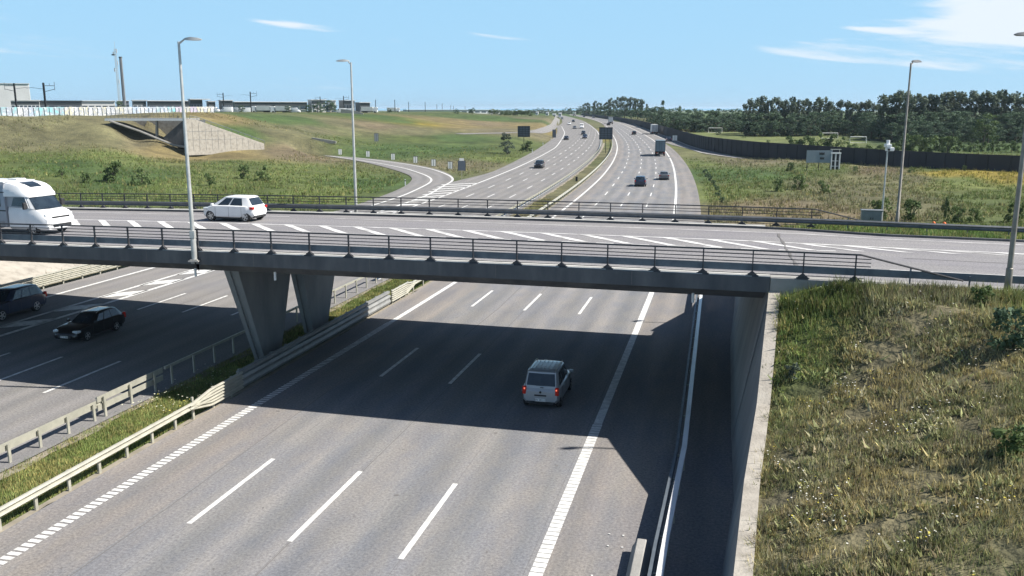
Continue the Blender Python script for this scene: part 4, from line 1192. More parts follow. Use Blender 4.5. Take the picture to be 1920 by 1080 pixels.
motorhome()
# ------------------------------------------------ lorries
M['tarp'] = ramp_mat("blue_grey_tarpaulin", (.10, .15, .18), (.14, .19, .23), .6, scale=.5)
M['boxwhite'] = ramp_mat("white_box_body", (.60, .60, .58), (.72, .72, .70), .5, scale=.6)
M['boxgrey'] = ramp_mat("grey_box_body", (.33, .33, .34), (.42, .42, .43), .5, scale=.6)
M['tank'] = ramp_mat("tank_steel", (.5, .48, .42), (.62, .60, .54), .3, .5, scale=.6)
def lorry(loc, rz, label, body='boxwhite', L=11.0, H=3.9, cabm='white', toward=False, tanker=False, cat="lorry", rear='boxwhite', frame='plastic'):
    root = empty("lorry", loc, rz, label, cat, None)
    mb = MB(); mb.box((L / 2 - 1.0, 0, 1.75), (2.0, 2.4, 2.6), taper=.94); mb.build("cab", M[cabm], root, bevel=.08)
    mb = MB(); mb.box((L / 2 + .005, 0, 2.15), (.04, 2.1, .85)); mb.build("windscreen", M['glass'], root)
    if tanker:
        mb = MB(); mb.tube([(L / 2 - 2.4, 0, 2.35), (L / 2 - 2.7, 0, 2.35), (-L / 2 + .3, 0, 2.35), (-L / 2, 0, 2.35)], [1.0, 1.22, 1.22, 1.0], 20); mb.build("tank", M[body], root, smooth=40)
    else:
        mb = MB(); mb.box(((-2.4) / 2, 0, (H + 1.15) / 2), (L - 2.4, 2.5, H - 1.15)); bx_ = mb.build("box_body", M[body], root, bevel=.04)
        mb = MB(); xr = -L / 2 - .01
        for y_ in (-.62, .62): mb.box((xr, y_, (H + 1.2) / 2), (.03, 1.17, H - 1.4))
        mb.build("rear_door", M[rear], root)
        mb = MB(); xr -= .01
        mb.box((xr, 0, H - .08), (.05, 2.5, .16)); mb.box((xr, 0, 1.2), (.05, 2.5, .14))
        for y_ in (-1.2, 1.2): mb.box((xr, y_, (H + 1.2) / 2), (.05, .1, H - 1.4))
        for y_ in (-.3, .3): mb.box((xr - .02, y_, (H + 1.2) / 2), (.03, .04, H - 1.5))
        mb.build("rear_frame", M[frame], root)
    mb = MB(); mb.box((-.3, 0, .85), (L - 1.0, .9, .35)); mb.box((-L / 2 + .1, 0, .6), (.12, 2.3, .22)); mb.build("chassis", M['plastic'], root)
    for s in (-1, 1): mb = MB(); mb.box((-L / 2 - .02, s * .95, .85), (.06, .4, .16)); mb.build("tail_light", M['redlight'], root)
    add_wheels(root, (L / 2 - 1.3, -L / 2 + 1.3, -L / 2 + 2.6), 1.05, .5, .36, False)
    return root
def van(loc, rz, label, paint='white'):
    root = empty("van", loc, rz, label, "van")
    st = [(-2.6, .3, 1.2, 2.2, .9, .92, .80), (-2.5, .3, 1.3, 2.35, .95, .97, .86), (.9, .3, 1.3, 2.38, .95, .97, .86), (1.3, .3, 1.25, 2.1, .95, .97, .82), (1.75, .3, 1.15, 1.45, .95, .96, .80), (2.4, .3, .95, 1.1, .92, .92, .74), (2.6, .35, .7, .82, .82, .82, .66)]
    loft(st).build("body", M[paint], root, smooth=35)
    mb = MB(); mb.grid([[(1.36, .78, 2.08), (1.36, -.78, 2.08)], [(1.80, .80, 1.42), (1.80, -.80, 1.42)]]); mb.build("windscreen", M['glass'], root)
    for s in (-1, 1):
        f = [(.3, s * .955, 1.35), (1.5, s * .955, 1.35), (1.2, s * .90, 1.95), (.3, s * .90, 1.95)]
        mb = MB(); mb.face(f if s < 0 else f[::-1]); mb.build("side_window", M['glass'], root)
    mb = MB(); mb.box((2.5, 0, .8), (.2, 1.0, .2)); mb.build("grille", M['plastic'], root)
    add_wheels(root, (1.7, -1.6), .83, .33, .22, False)
    return root
# traffic on the right carriageway, driving away
def put(px, py, back=2.2, toward=False):
    l, o = at_px(px, py); 
    return on_hw(l + (back if not toward else -back) * (1 if not toward else -1), o, toward)
def traffic(kind, paint, px, py, label, toward=False):
    loc, rz = put(px, py, 2.2, toward); return car(kind, paint, loc, rz, label, detail=False)
traffic('suv', 'bluegrey', 1200, 350, "dark blue car in the middle lane just beyond the overpass, driving away")
traffic('saloon', 'greycar', 1245, 338, "grey car in the slow lane behind the lorry, driving away")
traffic('suv', 'black', 1189, 253, "black car in the middle lane ahead of the grey lorry, driving away")
traffic('saloon', 'black', 1141, 235, "tiny dark car far off on the right carriageway below the noise wall")
traffic('suv', 'greycar', 1113, 221.5, "tiny grey car far off by the noise wall, right of the tanker")
traffic('saloon', 'bluegrey', 1095, 219.5, "tiny dark blue car far off close to the tanker")
loc, rz = put(1238, 293, 4.8); lorry(loc, rz, "tall blue-grey lorry in the slow lane casting a shadow to its left", 'tarp', 9.5, 4.0, 'black', rear='tarp')
loc, rz = put(1228, 252, 5.5); lorry(loc, rz, "white lorry on the slip road below the noise wall", 'boxwhite', 11, 4.0, rear='boxgrey', frame='boxwhite')
loc, rz = put(1145, 232.5, 5.5); lorry(loc, rz, "grey box lorry far off on the right carriageway", 'boxgrey', 11, 3.9)
loc, rz = put(1077, 217.3, 5.5); lorry(loc, rz, "distant tanker lorry with a round silver tank at the bend", 'tank', 11, 3.9, tanker=True)
loc, rz = put(1255, 266, 2.2); car('suv', 'bluegrey', loc, rz, "dark car on the slip road beside the small road sign", detail=False)
# left carriageway, coming toward the camera
traffic('suv', 'black', 1013, 314, "black car with a pale bonnet alone on the left carriageway, coming toward the camera", True)
traffic('saloon', 'black', 1063, 261, "black car in the slow lane by the gore of the left carriageway", True)
traffic('suv', 'bluegrey', 1097, 259, "dark car in the fast lane, the front one of a close pair", True)
traffic('suv', 'black', 1094, 252, "dark car in the fast lane, the rear one of a close pair", True)
traffic('saloon', 'greycar', 1078, 241, "small grey car left of the white van on the left carriageway", True)
traffic('saloon', 'black', 1075, 228.5, "small dark car ahead of the lorries at the top of the left carriageway", True)
traffic('saloon', 'white', 1068, 233.5, "small white car beside the dark one at the top of the left carriageway", True)
traffic('hatch', 'greycar', 1054, 223.5, "tiny grey car right of the white lorries at the far bend", True)
loc, rz = put(1091, 240.5, 2.6, True); van(loc, rz, "white van coming down the left carriageway behind the close pair of cars")
for px, py, lb in ((1039, 223, "white lorry at the far bend, middle one of the white lorries"), (1050, 220.5, "white lorry at the far bend, rightmost of the white lorries"), (1026, 218.5, "white lorry with a dark cab at the far bend, left of the middle one"), (1007, 216.5, "white lorry farthest left at the far bend")):
    x, y = up(px, py); lorry(rise((x, y, 0)), math.pi / 2 - hwh(900) + math.pi, lb, 'boxwhite', 10, 3.9)

# ---------------------------------------------------------------- noise wall
NW = [(190, 100), (196, 86)]
nwp = []
for px, py in [(2150, 301), (2050, 297.5), (1920, 293), (1800, 288.5), (1700, 284), (1600, 277.5), (1500, 271.5), (1420, 266.5)]:
    d = ray(px, py); t = (4.0 - CH) / d[2]; nwp.append((d[0] * t, d[1] * t))
for l, o in [(256, 19.5), (275, 16.4), (311, 14.6), (382, 14.0), (469, 14.0), (585, 14.3), (700, 14), (1000, 13.5), (1500, 13.5), (2100, 13)]:
    nwp.append(tuple(float(k) for k in hw(l, o)))
nw = resample(nwp, 420, 3)
CLIMB[0] = True
root = empty("noise_wall", (nw[150][0], nw[150][1], 0), 0, "long dark noise wall curving along the right side of the motorway", "noise wall"); og = tuple(root.location)
mb = MB(); CLIMB[0] = True; n_ = offset_line(nw, .08)
rows = []
for p, q in zip(nw, n_):
    zb = -.5; zt = 4.0
    rows.append([(*p, zb), (*p, zt), (*q, zt), (*q, zb)])
mb.grid(rows, closed=True); mb.build("panel", M['noise'], root, og)
M['noisepost'] = ramp_mat("noise_wall_posts", (.02, .02, .025), (.035, .035, .04), .7)
seg = np.concatenate([[0], np.cumsum(np.hypot(*np.diff(nw, axis=0).T))])
dd_ = 0
for k in range(98):
    dd_ += 4.0 if k < 70 else 9.0
    x = np.interp(dd_, seg, nw[:, 0]); y = np.interp(dd_, seg, nw[:, 1])
    mb = MB(); mb.box((x, y, 1.9), (.22, .22, 4.3)); mb.build("post", M['noisepost'], root, og)
mb = MB(); rows = [[(p[0], p[1], 4.0), (p[0], p[1], 4.07), (q[0], q[1], 4.07), (q[0], q[1], 4.0)] for p, q in zip(offset_line(nw, -.04), offset_line(nw, .12))]
mb.grid(rows, closed=True); mb.build("capping", M['noisepost'], root, og)

CLIMB[0] = False
# ---------------------------------------------------------------- trees and shrubs
def crown_mesh(name, kind, n, leaf, seed):
    """unit tree: height 1, crown radius relative to height"""
    r = np.random.default_rng(seed)
    C = []; 
    if kind == 'poplar':      # tall, narrow, see-through, ragged
        for k in range(20):
            z = r.uniform(.15, .92); rad = .085 * np.sqrt(max(0, 1 - ((z - .5) / .5) ** 2))
            a = r.uniform(0, 6.28); q = r.uniform(.2, 1) * rad
            C.append((q * np.cos(a), q * np.sin(a), z, r.uniform(.028, .05), r.uniform(.06, .12)))
    elif kind == 'broad':
        for k in range(26):
            z = r.uniform(.10, .93); rad = .30 * np.sqrt(max(0, 1 - ((z - .45) / .55) ** 2))
            a = r.uniform(0, 6.28); q = np.sqrt(r.uniform(.1, 1)) * rad
            C.append((q * np.cos(a), q * np.sin(a), z, r.uniform(.07, .13), r.uniform(.06, .10)))
    elif kind == 'bush':
        for k in range(16):
            z = r.uniform(.08, .85); rad = .55 * np.sqrt(max(0, 1 - (z / 1.0) ** 2))
            a = r.uniform(0, 6.28); q = np.sqrt(r.uniform(0, 1)) * rad
            C.append((q * np.cos(a), q * np.sin(a), z, r.uniform(.12, .22), r.uniform(.10, .17)))
    elif kind == 'cone':
        for k in range(20):
            z = r.uniform(.05, .98); rad = .16 * (1.02 - z)
            a = r.uniform(0, 6.28); q = r.uniform(0, 1) * rad
            C.append((q * np.cos(a), q * np.sin(a), z, .03 + .06 * (1 - z), .05))
    C = np.array(C); k = r.integers(0, len(C), n)
    d = r.normal(size=(n, 3)); d /= np.linalg.norm(d, axis=1)[:, None]
    rr2 = r.uniform(.55, 1.05, n)[:, None]
    P = C[k, :3] + d * rr2 * np.stack([C[k, 3], C[k, 3], C[k, 4]], -1)
    P[:, 2] = np.clip(P[:, 2], .02, 1.0)
    t1 = r.normal(size=(n, 3)); t1 /= np.linalg.norm(t1, axis=1)[:, None]
    t2 = np.cross(t1, d + .3 * r.normal(size=(n, 3))); t2 /= np.linalg.norm(t2, axis=1)[:, None] + 1e-6
    s = leaf * r.uniform(.6, 1.3, n)[:, None]
    V = np.stack([P - t1 * s, P + t2 * s * .7, P + t1 * s, P - t2 * s * .7], 1).reshape(-1, 3)
    F = np.arange(4 * n).reshape(-1, 4)
    me = bpy.data.meshes.new(name); fast_mesh(me, V, F); return me
def trunk_mesh(kind, seed):
    r = random.Random(seed); mb = MB()
    top = {'poplar': .9, 'broad': .6, 'bush': .5, 'cone': .9}[kind]
    b = {'poplar': .012, 'broad': .025, 'bush': .03, 'cone': .015}[kind]
    mb.tube([(0, 0, -.03), (r.uniform(-.01, .01), .005, top * .4), (r.uniform(-.02, .02), 0, top)], [b, b * .7, b * .2], 6)
    for k in range(6):
        z = r.uniform(.2, .8) * top; a = r.uniform(0, 6.28); q = {'poplar': .08, 'broad': .2, 'bush': .4, 'cone': .06}[kind]
        mb.tube([(0, 0, z), (math.cos(a) * q, math.sin(a) * q, z + q * 1.0)], [b * .4, b * .12], 5)
    me = bpy.data.meshes.new("trunk"); me.from_pydata(mb.v, [], mb.f); me.materials.append(M['bark']); return me
CR = {}
for kind, n, leaf in (('poplar', 900, .021), ('broad', 1700, .024), ('bush', 650, .060), ('cone', 500, .018)):
    for v in range(4):
        CR[kind, v] = (crown_mesh("crown", kind, n, leaf, hash_ := 100 + v * 7 + len(kind)), trunk_mesh(kind, v))
_mc = {}
def tree(name, kind, x, y, h, mat, label, cat, group=None, wide=1.0, v=None, z=None):
    v = random.randrange(4) if v is None else v
    z = gz(x, y) if z is None else z
    root = empty(name, (x, y, z - .02 * h), random.uniform(0, 6.28), label, cat, group)
    root.scale = (h * wide, h * wide, h)
    if (kind, v, mat) not in _mc:
        m_ = CR[kind, v][0].copy(); m_.materials.append(M[mat]); _mc[kind, v, mat] = m_
    c = bpy.data.objects.new("crown", _mc[kind, v, mat]); scene.collection.objects.link(c); c.parent = root
    t = bpy.data.objects.new("trunk" if kind != 'bush' else "stem", CR[kind, v][1]); scene.collection.objects.link(t); t.parent = root
    return root
def ztop(px, py, D): return atD(px, py, D)[2]
def treeto(name, kind, px, py, D, mat, label, cat, group=None, wide=1.0):
    x, y, zt = atD(px, py, float(np.interp(D, GD, GT))); z = gz(x, y)
    tree(name, kind, x, y, max(.8, zt - z), mat, label, cat, group, wide, z=z)
rt = random.Random(5)
FD = lambda px: float(np.interp(px, [1080, 1118, 1168, 1200, 1218, 1236, 1261, 1300, 1400], [2050, 1500, 980, 760, 640, 540, 440, 430, 430]))
for px in np.arange(1398, 1596, 6.5):
    treeto("poplar_tree", 'poplar', px + rt.uniform(-3, 3), 180 + rt.uniform(-2, 9) + (4 if px > 1560 else 0), 395 + rt.uniform(-12, 12), 'leaf_poplar', "tall thin poplar in the middle section of the tree belt behind the playing field", "tree", "poplars in the middle of the tree belt", 1.25)
for px in np.arange(1598, 1655, 7.0):
    treeto("poplar_tree", 'poplar', px + rt.uniform(-2, 2), 182 + abs(px - 1622) * .3 + rt.uniform(-2, 4), 370 + rt.uniform(-8, 8), 'leaf_poplar', "poplar in the short lower group between the two long poplar rows", "tree", "poplars of the short middle group", 1.3)
for px in np.arange(1660, 2010, 7.5):
    treeto("poplar_tree", 'poplar', px + rt.uniform(-3, 3), 168 + rt.uniform(-2, 6), 318 + rt.uniform(-12, 12), 'leaf_poplar', "tall poplar in the high row at the right end of the tree belt", "tree", "poplars at the right end of the tree belt", 1.35)
for px in np.arange(1395, 2030, 12.5):
    D = float(np.interp(px, [1395, 1600, 1680, 2000], [385, 372, 305, 298])) + rt.uniform(-8, 8)
    treeto("broadleaf_tree", 'broad', px + rt.uniform(-4, 4), rt.uniform(205, 216), D, 'leaf_dark', "dark leafy tree in the lower storey of the tree belt under the poplars", "tree", "dark lower trees of the tree belt", 1.35)
for px in np.arange(1400, 2030, 17.0):
    D = float(np.interp(px, [1395, 1600, 1680, 2000], [376, 362, 292, 285])) + rt.uniform(-6, 6)
    treeto("broadleaf_tree", 'broad', px + rt.uniform(-4, 4), rt.uniform(222, 240), D, 'leaf_dark', "small dark tree along the front edge of the tree belt", "tree", "small dark trees in front of the belt", 1.5)
for px in np.arange(1222, 1398, 11.0):
    treeto("broadleaf_tree", 'broad', px + rt.uniform(-3, 3), float(np.interp(px, [1220, 1290, 1330, 1370, 1395], [201, 203, 209, 200, 205])) + rt.uniform(-3, 3), FD(px) + 45 + rt.uniform(-15, 15), 'leaf_dark', "dark tree in the low stretch of woodland left of the poplars", "tree", "dark trees left of the poplars", 1.4)
for px in np.arange(1225, 1398, 13.0):
    treeto("broadleaf_tree", 'broad', px + rt.uniform(-3, 3), rt.uniform(214, 222), FD(px) + 22 + rt.uniform(-8, 8), 'leaf_dark', "small tree at the front of the low woodland behind the noise wall", "tree", "front trees of the low woodland", 1.6)
treeto("conifer_tree", 'cone', 1243, 186, 600, 'leaf_dark', "slim pointed tree standing above the low woodland, with a twin top", "tree", None, 1.6)
treeto("conifer_tree", 'cone', 1275, 196, 500, 'leaf_dark', "small pointed tree right of the slim tall one above the low woodland", "tree", None, 1.5)
for px in np.arange(1092, 1216, 5.0):
    D = FD(px) + 130
    ty_ = float(np.interp(px, [1090, 1110, 1125, 1150, 1190, 1205, 1216], [191, 187, 190, 181, 180, 184, 198])) + rt.uniform(-1, 3)
    treeto("poplar_tree", 'poplar', px + rt.uniform(-2, 2), ty_, D + rt.uniform(-30, 30), 'leaf_poplar', "poplar in the distant clump above the bend of the noise wall", "tree", "poplars of the distant clump at the bend", 1.3)
for px in np.arange(1088, 1226, 12.0):
    treeto("broadleaf_tree", 'broad', px, 199 + rt.uniform(-2, 3), FD(px) + 70, 'leaf_dark', "leafy undergrowth tree at the foot of the distant poplar clump", "tree", "undergrowth trees of the distant clump", 1.7)
for px in list(np.arange(1000, 1090, 9.0)):
    treeto("broadleaf_tree", 'broad', px, float(np.interp(px, [1000, 1015, 1035, 1050, 1060, 1090], [204, 201, 205, 206, 201, 206])) + rt.uniform(-1, 1), 2500, 'leaf_dark', "far tree on the horizon above the vanishing point of the motorway", "tree", "far trees above the motorway bend", 1.9)
for px in np.arange(922, 1002, 8.0):
    treeto("broadleaf_tree", 'broad', px, 204.5 + rt.uniform(-1.5, 2), 900, 'leaf_mid', "green hedge tree on the horizon left of the motorway bend", "tree", "hedge trees left of the motorway bend", 2.0)
for px, py, w_ in ((1343, 243, 1.0),):
    treeto("silver_tree", 'broad', px + 4, 241, 395, 'leaf_silver', "pale silvery tree alone on the playing field behind the noise wall", "tree", None, 1.7)
for px, py, D, hh, mt, lb in ((1485, 252, 262, 0, 'leaf_mid', "leafy bush behind the noise wall, leftmost of the pale clump"), (1510, 250, 262, 0, 'leaf_mid', "bush behind the noise wall, second from left in the pale clump"), (1535, 247, 262, 0, 'leaf_pale', "pale rounded bush in the middle of the clump behind the noise wall"),
      (1558, 248, 262, 0, 'leaf_mid', "tallest bush of the clump behind the noise wall, above the info board"), (1580, 255, 262, 0, 'leaf_pale', "pale bush at the right end of the clump behind the noise wall")):
    treeto("bush", 'bush', px, py, D, mt, lb, "bush", "bushes in the clump behind the noise wall", 1.0)
for px in np.arange(1695, 1900, 17.0):
    treeto("bush", 'bush', px, float(np.interp(px, [1690, 1720, 1780, 1800, 1900], [252, 250, 252, 262, 262])) + rt.uniform(-3, 4), 225 + rt.uniform(-6, 6), 'leaf_mid', "green bush in the belt rising behind the right part of the noise wall", "bush", "bushes behind the right part of the noise wall", .9)
treeto("willow_tree", 'broad', 1850, 212, 270, 'leaf_mid', "rounded lighter green tree in front of the dark belt at the right", "tree", None, 1.3)
for px in (1600, 1625, 1655, 1680):
    treeto("bush", 'bush', px, 268, 225, 'leaf_pale', "low pale scrub just behind the noise wall near the camera pole", "bush", "low scrub behind the noise wall", 1.3)
for px in (1250, 1290, 1318, 1395, 1440): 
    treeto("bush", 'bush', px, float(np.interp(px, [1250, 1290, 1395, 1440], [232, 243, 256, 262])), float(np.interp(px, [1250, 1440], [520, 300])), 'leaf_pale', "low pale bush on the field edge along the curving noise wall", "bush", "low bushes along the curving noise wall", 1.5)
treeto("silver_tree", 'broad', 951, 248, 243, 'leaf_silver', "grey-green rounded tree beside the left sign back", "tree", None, 1.15, )
treeto("bush", 'bush', 989, 262, 262, 'leaf_mid', "small dark bush right of the left sign post", "bush", None, 1.0)
# shrubs on the meadows
for px, py, D, s_, lb in ((115, 315, 146, 1, "leafy shrub on the left meadow, leftmost one"), (160, 322, 140, 1, "small shrub on the left meadow, second from left"), (209, 297, 142, 1, "tallest shrub on the left meadow"), (264, 312, 138, 1, "shrub on the left meadow left of the lamp post"),
        (392, 322, 138, 1, "small shrub just right of the near lamp post on the meadow"), (455, 306, 150, 1, "shrub on the left meadow right of the lamp post"), (492, 308, 148, 1, "shrub above the white hatchback, right of the taller one"), (30, 318, 145, 1, "low shrub near the left edge of the meadow"),
        (1500, 325, 133, 1, "upright shrub on the right meadow, the taller one"), (1458, 333, 130, 1, "low spreading shrub on the right meadow, left of the upright one"), (1545, 335, 128, 1, "low shrub on the right meadow below the info board"), (1715, 370, 98, 1, "spiky shrub right of the lamp post on the right meadow"),
        (1650, 368, 98, 1, "shrub left of the camera pole"), (1800, 384, 96, 1, "wide low shrub on the right meadow"), (1830, 386, 96, 1, "second wide low shrub on the right meadow"), (1907, 374, 96, 1, "dark shrub at the right edge of the meadow"), (1775, 362, 98, 1, "thin upright sapling on the right meadow"),
        (1630, 396, 50, 1, "weedy shrub left of the grey cabinet"), (1605, 310, 165, 1, "pale shrub by the noise wall right of the info board"), (1810, 309, 160, 1, "shrub at the foot of the noise wall near the right edge"), (1483, 302, 172, 1, "small lone shrub left of the info board"), (1710, 311, 160, 1, "low shrub under the noise wall between the lamp posts")):
    if D == 50:
        x, y, zt = atD(px, py, D); tree("shrub", 'bush', x, y, .9, 'leaf_mid', lb, "shrub", "shrubs on the meadows", 1.1)
    else: treeto("shrub", 'bush', px, py, D, 'leaf_pale' if px % 3 == 0 else 'leaf_mid', lb, "shrub", "shrubs on the meadows", .85 if 'sapling' not in lb else .3)
for k in range(7):       # stones / tufts along the ditch on the right
    l, o = 118 + k * 9.5, 9.3
    x, y = hw(l, o); tree("shrub", 'bush', float(x), float(y), 1.0, 'leaf_dark', "dark weed clump in the ditch line right of the hard shoulder", "shrub", "weed clumps along the ditch", .9)
def slope_tree(u, s, h, mat, lb, w=1.0):
    x, y = US(u, s); tree("weed_bush", 'bush', x, y, h, mat, lb, "weed bush", None, w)
x, y = hit(1900, 655); tree("weed_bush", 'bush', x, y, 1.3, 'leaf_dark', "dark leafy weed bush at the right edge of the near slope", "weed bush", None, 1.0)
x, y = hit(1885, 860); tree("weed_bush", 'bush', x, y, .75, 'leaf_mid', "lower green weed bush at the right edge of the near slope", "weed bush", None, 1.4)
x, y = hit(1482, 715); tree("weed_bush", 'bush', x, y, .5, 'leaf_silver', "blue-green weed bush close to the sunlit coping", "weed bush", None, 1.1)
x, y = hit(1835, 575); tree("weed_bush", 'bush', x, y, .7, 'leaf_mid', "leafy weed bush at the foot of the near right lamp post", "weed bush", None, 1.1)

# ---------------------------------------------------------------- grass and wild flowers
def blades(name, X, Y, hmin, hmax, wd, nb, colmul=1.0, zf=None, lean=.35, flowers=0, straw=.25, patch=None):
    n = len(X); Z = (zf or ground_z)(X, Y)
    C = ground_col(X, Y)
    pn = noise2(X, Y, 2.2, 31)[:, None]; pn2 = noise2(X, Y, .9, 32)
    straw = straw * (1 + 1.3 * noise2(X, Y, 4.5, 33)[:, None])
    g = np.array([.20, .26, .05]); st_ = np.array([.56, .46, .19]); rb = np.array([.28, .20, .12])
    r1 = rng.random((n, 1))
    C = C * 2.15 * (1 + .45 * pn)
    C = np.where(r1 < straw, C * .4 + st_ * .6, np.where(r1 < straw + .12, C * .5 + rb * .5, np.where(r1 < .72, C * .6 + g * .4, C)))
    C = C * rng.uniform(.7, 1.35, (n, 1)) * colmul
    Bx = np.repeat(X, nb) + rng.normal(0, .07 + wd, n * nb); By = np.repeat(Y, nb) + rng.normal(0, .07 + wd, n * nb)
    Bz = np.repeat(Z, nb) - .03
    H = np.repeat(rng.uniform(hmin, hmax, n) * (1 + .45 * pn2), nb) * rng.uniform(.55, 1.15, n * nb)
    a = rng.uniform(0, 6.283, n * nb); la = rng.uniform(0, 6.283, n * nb); L = H * rng.uniform(0, lean, n * nb)
    w = wd * rng.uniform(.6, 1.4, n * nb)
    p0 = np.stack([Bx - np.cos(a) * w, By - np.sin(a) * w, Bz], -1); p1 = np.stack([Bx + np.cos(a) * w, By + np.sin(a) * w, Bz], -1)
    p2 = np.stack([Bx + np.cos(la) * L, By + np.sin(la) * L, Bz + H], -1)
    V = np.stack([p0, p1, p2], 1).reshape(-1, 3); F = np.arange(len(V)).reshape(-1, 3)
    CC_ = np.repeat(np.repeat(C, nb, 0) * rng.uniform(.8, 1.2, (n * nb, 1)), 3, 0)
    me = bpy.data.meshes.new(name); fast_mesh(me, V, F); set_col(me, np.clip(CC_, .005, .8)); me.materials.append(M['blade'])
    o = bpy.data.objects.new(name, me); scene.collection.objects.link(o); tag(o, kind="stuff")
    return o
def visible(x, y, z, m=60):
    zc = y * CA + (CH - z) * SA; yc = (CH - z) * CA - y * SA
    px = 960 + FPX * x / zc; py = 540 + FPX * yc / zc
    return (px > -m) & (px < 1920 + m) & (py < 1080 + m) & (zc > 1)
# near slope
U = rng.uniform(.3, 30, 150000); S_ = rng.uniform(9, 46, 150000)
X, Y = US(U, S_); uw = np.interp(S_, WING_S, WING_U); t_, o_ = dinv(X, Y)
k = (U > uw + .30) & ((o_ < -.45) & (t_ > 12)) & visible(X, Y, 4.5)
X, Y = X[k], Y[k]; D_ = np.hypot(X, Y); kk = rng.random(len(X)) < np.clip(26 / D_, .5, 1); X, Y = X[kk], Y[kk]
print("slope tufts", len(X))
dens = noise2(X, Y, 3.1, 91) + .6 * noise2(X, Y, 1.0, 92) > -.42; X, Y = X[dens], Y[dens]
blades("grass_on_slope", X, Y, .06, .22, .013, 8, straw=.34, lean=.8)
k = rng.choice(len(X), len(X) // 2, replace=False); k = k[noise2(X[k], Y[k], 2.5, 78) > 0]
blades("leafy_weeds", X[k], Y[k], .08, .22, .045, 5, straw=.08, lean=1.3)
k = rng.choice(len(X), len(X) // 12, replace=False); k = k[noise2(X[k], Y[k], 5, 77) > .05]
blades("tall_weeds", X[k], Y[k], .22, .5, .013, 5, colmul=1.0, straw=.5)
# taller green growth along the top edge of the slope, against the guard rail
T_ = rng.uniform(14.9, 30, 5200); O_ = -.35 - np.abs(rng.normal(0, .8, 5200)); X1, Y1, _z = dk(T_, O_)
blades("edge_weeds", X1, Y1, .18, .48, .022, 5, straw=.06, lean=.7, colmul=.8)
# tufts creeping over the coping
s1 = rng.uniform(14, 31.5, 900); s1 = s1[noise2(s1, s1 * 0, 2.3, 12) > .0]; u1 = np.interp(s1, WING_S, WING_U) + rng.uniform(.30, .5, len(s1)); X1, Y1 = US(u1, s1)
blades("coping_weeds", X1, Y1, .12, .32, .016, 6, straw=.3, lean=1.1)
# white and yellow flower heads
def flowers(name, X, Y, h0, h1, size, cols, ns=77):
    Z = ground_z(X, Y) + rng.uniform(h0, h1, len(X)); n = len(X)
    a = rng.uniform(0, 1.57, n); s = size * rng.uniform(.6, 1.3, n)
    V = np.stack([np.stack([X + np.cos(a + q) * s, Y + np.sin(a + q) * s, Z + rng.uniform(-.01, .01, n)], -1) for q in (0, 1.57, 3.14, 4.71)], 1).reshape(-1, 3)
    F = np.arange(len(V)).reshape(-1, 4); me = bpy.data.meshes.new(name); fast_mesh(me, V, F)
    ci = rng.choice(len(cols), n, p=[c[1] for c in cols]); C = np.array([c[0] for c in cols])[ci]
    set_col(me, np.repeat(C, 4, 0)); me.materials.append(M['blade'])
    tag(link(bpy.data.objects.new(name, me)), kind="stuff")
def link(o): scene.collection.objects.link(o); return o
fk = rng.choice(len(X), 5200, replace=False); fx_, fy_ = X[fk], Y[fk]; m_ = noise2(fx_, fy_, 3.0, 55) > .30
m_ = m_ & (rng.random(len(m_)) < .42)
flowers("wild_flowers", fx_[m_], fy_[m_], .15, .35, .024, [((.8, .8, .74), .72), ((.7, .6, .1), .28)])
print("flowers", m_.sum())
# median
L_ = rng.uniform(10, 120, 60000); O_ = rng.uniform(-15.2, -12.2, 60000)
k = rng.random(60000) < np.clip(30 / L_, .12, 1); L_, O_ = L_[k], O_[k]; X, Y = hw(L_, O_); k = visible(X, Y, 0); X, Y, L2_ = X[k], Y[k], L_[k]
blades("median_grass", X, Y, .06, .22, .016, 6, straw=.3, colmul=.85)
k = (L2_ > 29) & (L2_ < 35) & (rng.random(len(X)) < .05); flowers("median_flowers", X[k], Y[k], .3, .45, .035, [((.8, .8, .6), .7), ((.8, .7, .15), .3)])
# verge beyond the overpass and the slope falling away from it
T_ = rng.uniform(14.8, 60, 26000); O_ = np.where(rng.random(26000) < .55, rng.uniform(14.3, 20, 26000), rng.uniform(18, 34, 26000))
k = O_ > np.interp(T_, [13, 16, 20], [15.9, 15.6, 14.5]) - .4
X, Y, _z = dk(T_[k], O_[k]); blades("verge_grass", X, Y, .12, .34, .022, 4, straw=.2)
# coarse growth on the meadows
Y = np.exp(rng.uniform(np.log(58), np.log(260), 90000)); X = Y * rng.uniform(-.64, .64, 90000)
l_, o_ = lo(X, Y); rcd = np.sqrt(((X[:, None] - RC[None, ::2, 0]) ** 2 + (Y[:, None] - RC[None, ::2, 1]) ** 2).min(1))
k = ((o_ < np.interp(l_, LB[0], LB[1]) - 1.5) | (o_ > 7.5)) & (rcd > 5.5) & (noise2(X, Y, 11, 41) > -.35)
t_, od = dinv(X, Y); k &= ~((od > -2) & (od < 20) & (t_ > 12))
k &= ~((Y > 224) & (o_ > 5)) & ~((X > -105) & (X < -55) & (Y > 190) & (Y < 246))
X, Y = X[k], Y[k]; print("meadow tufts", len(X))
blades("meadow_grass", X, Y, .2, .65, .05, 4, straw=.12, lean=.6, colmul=.74)

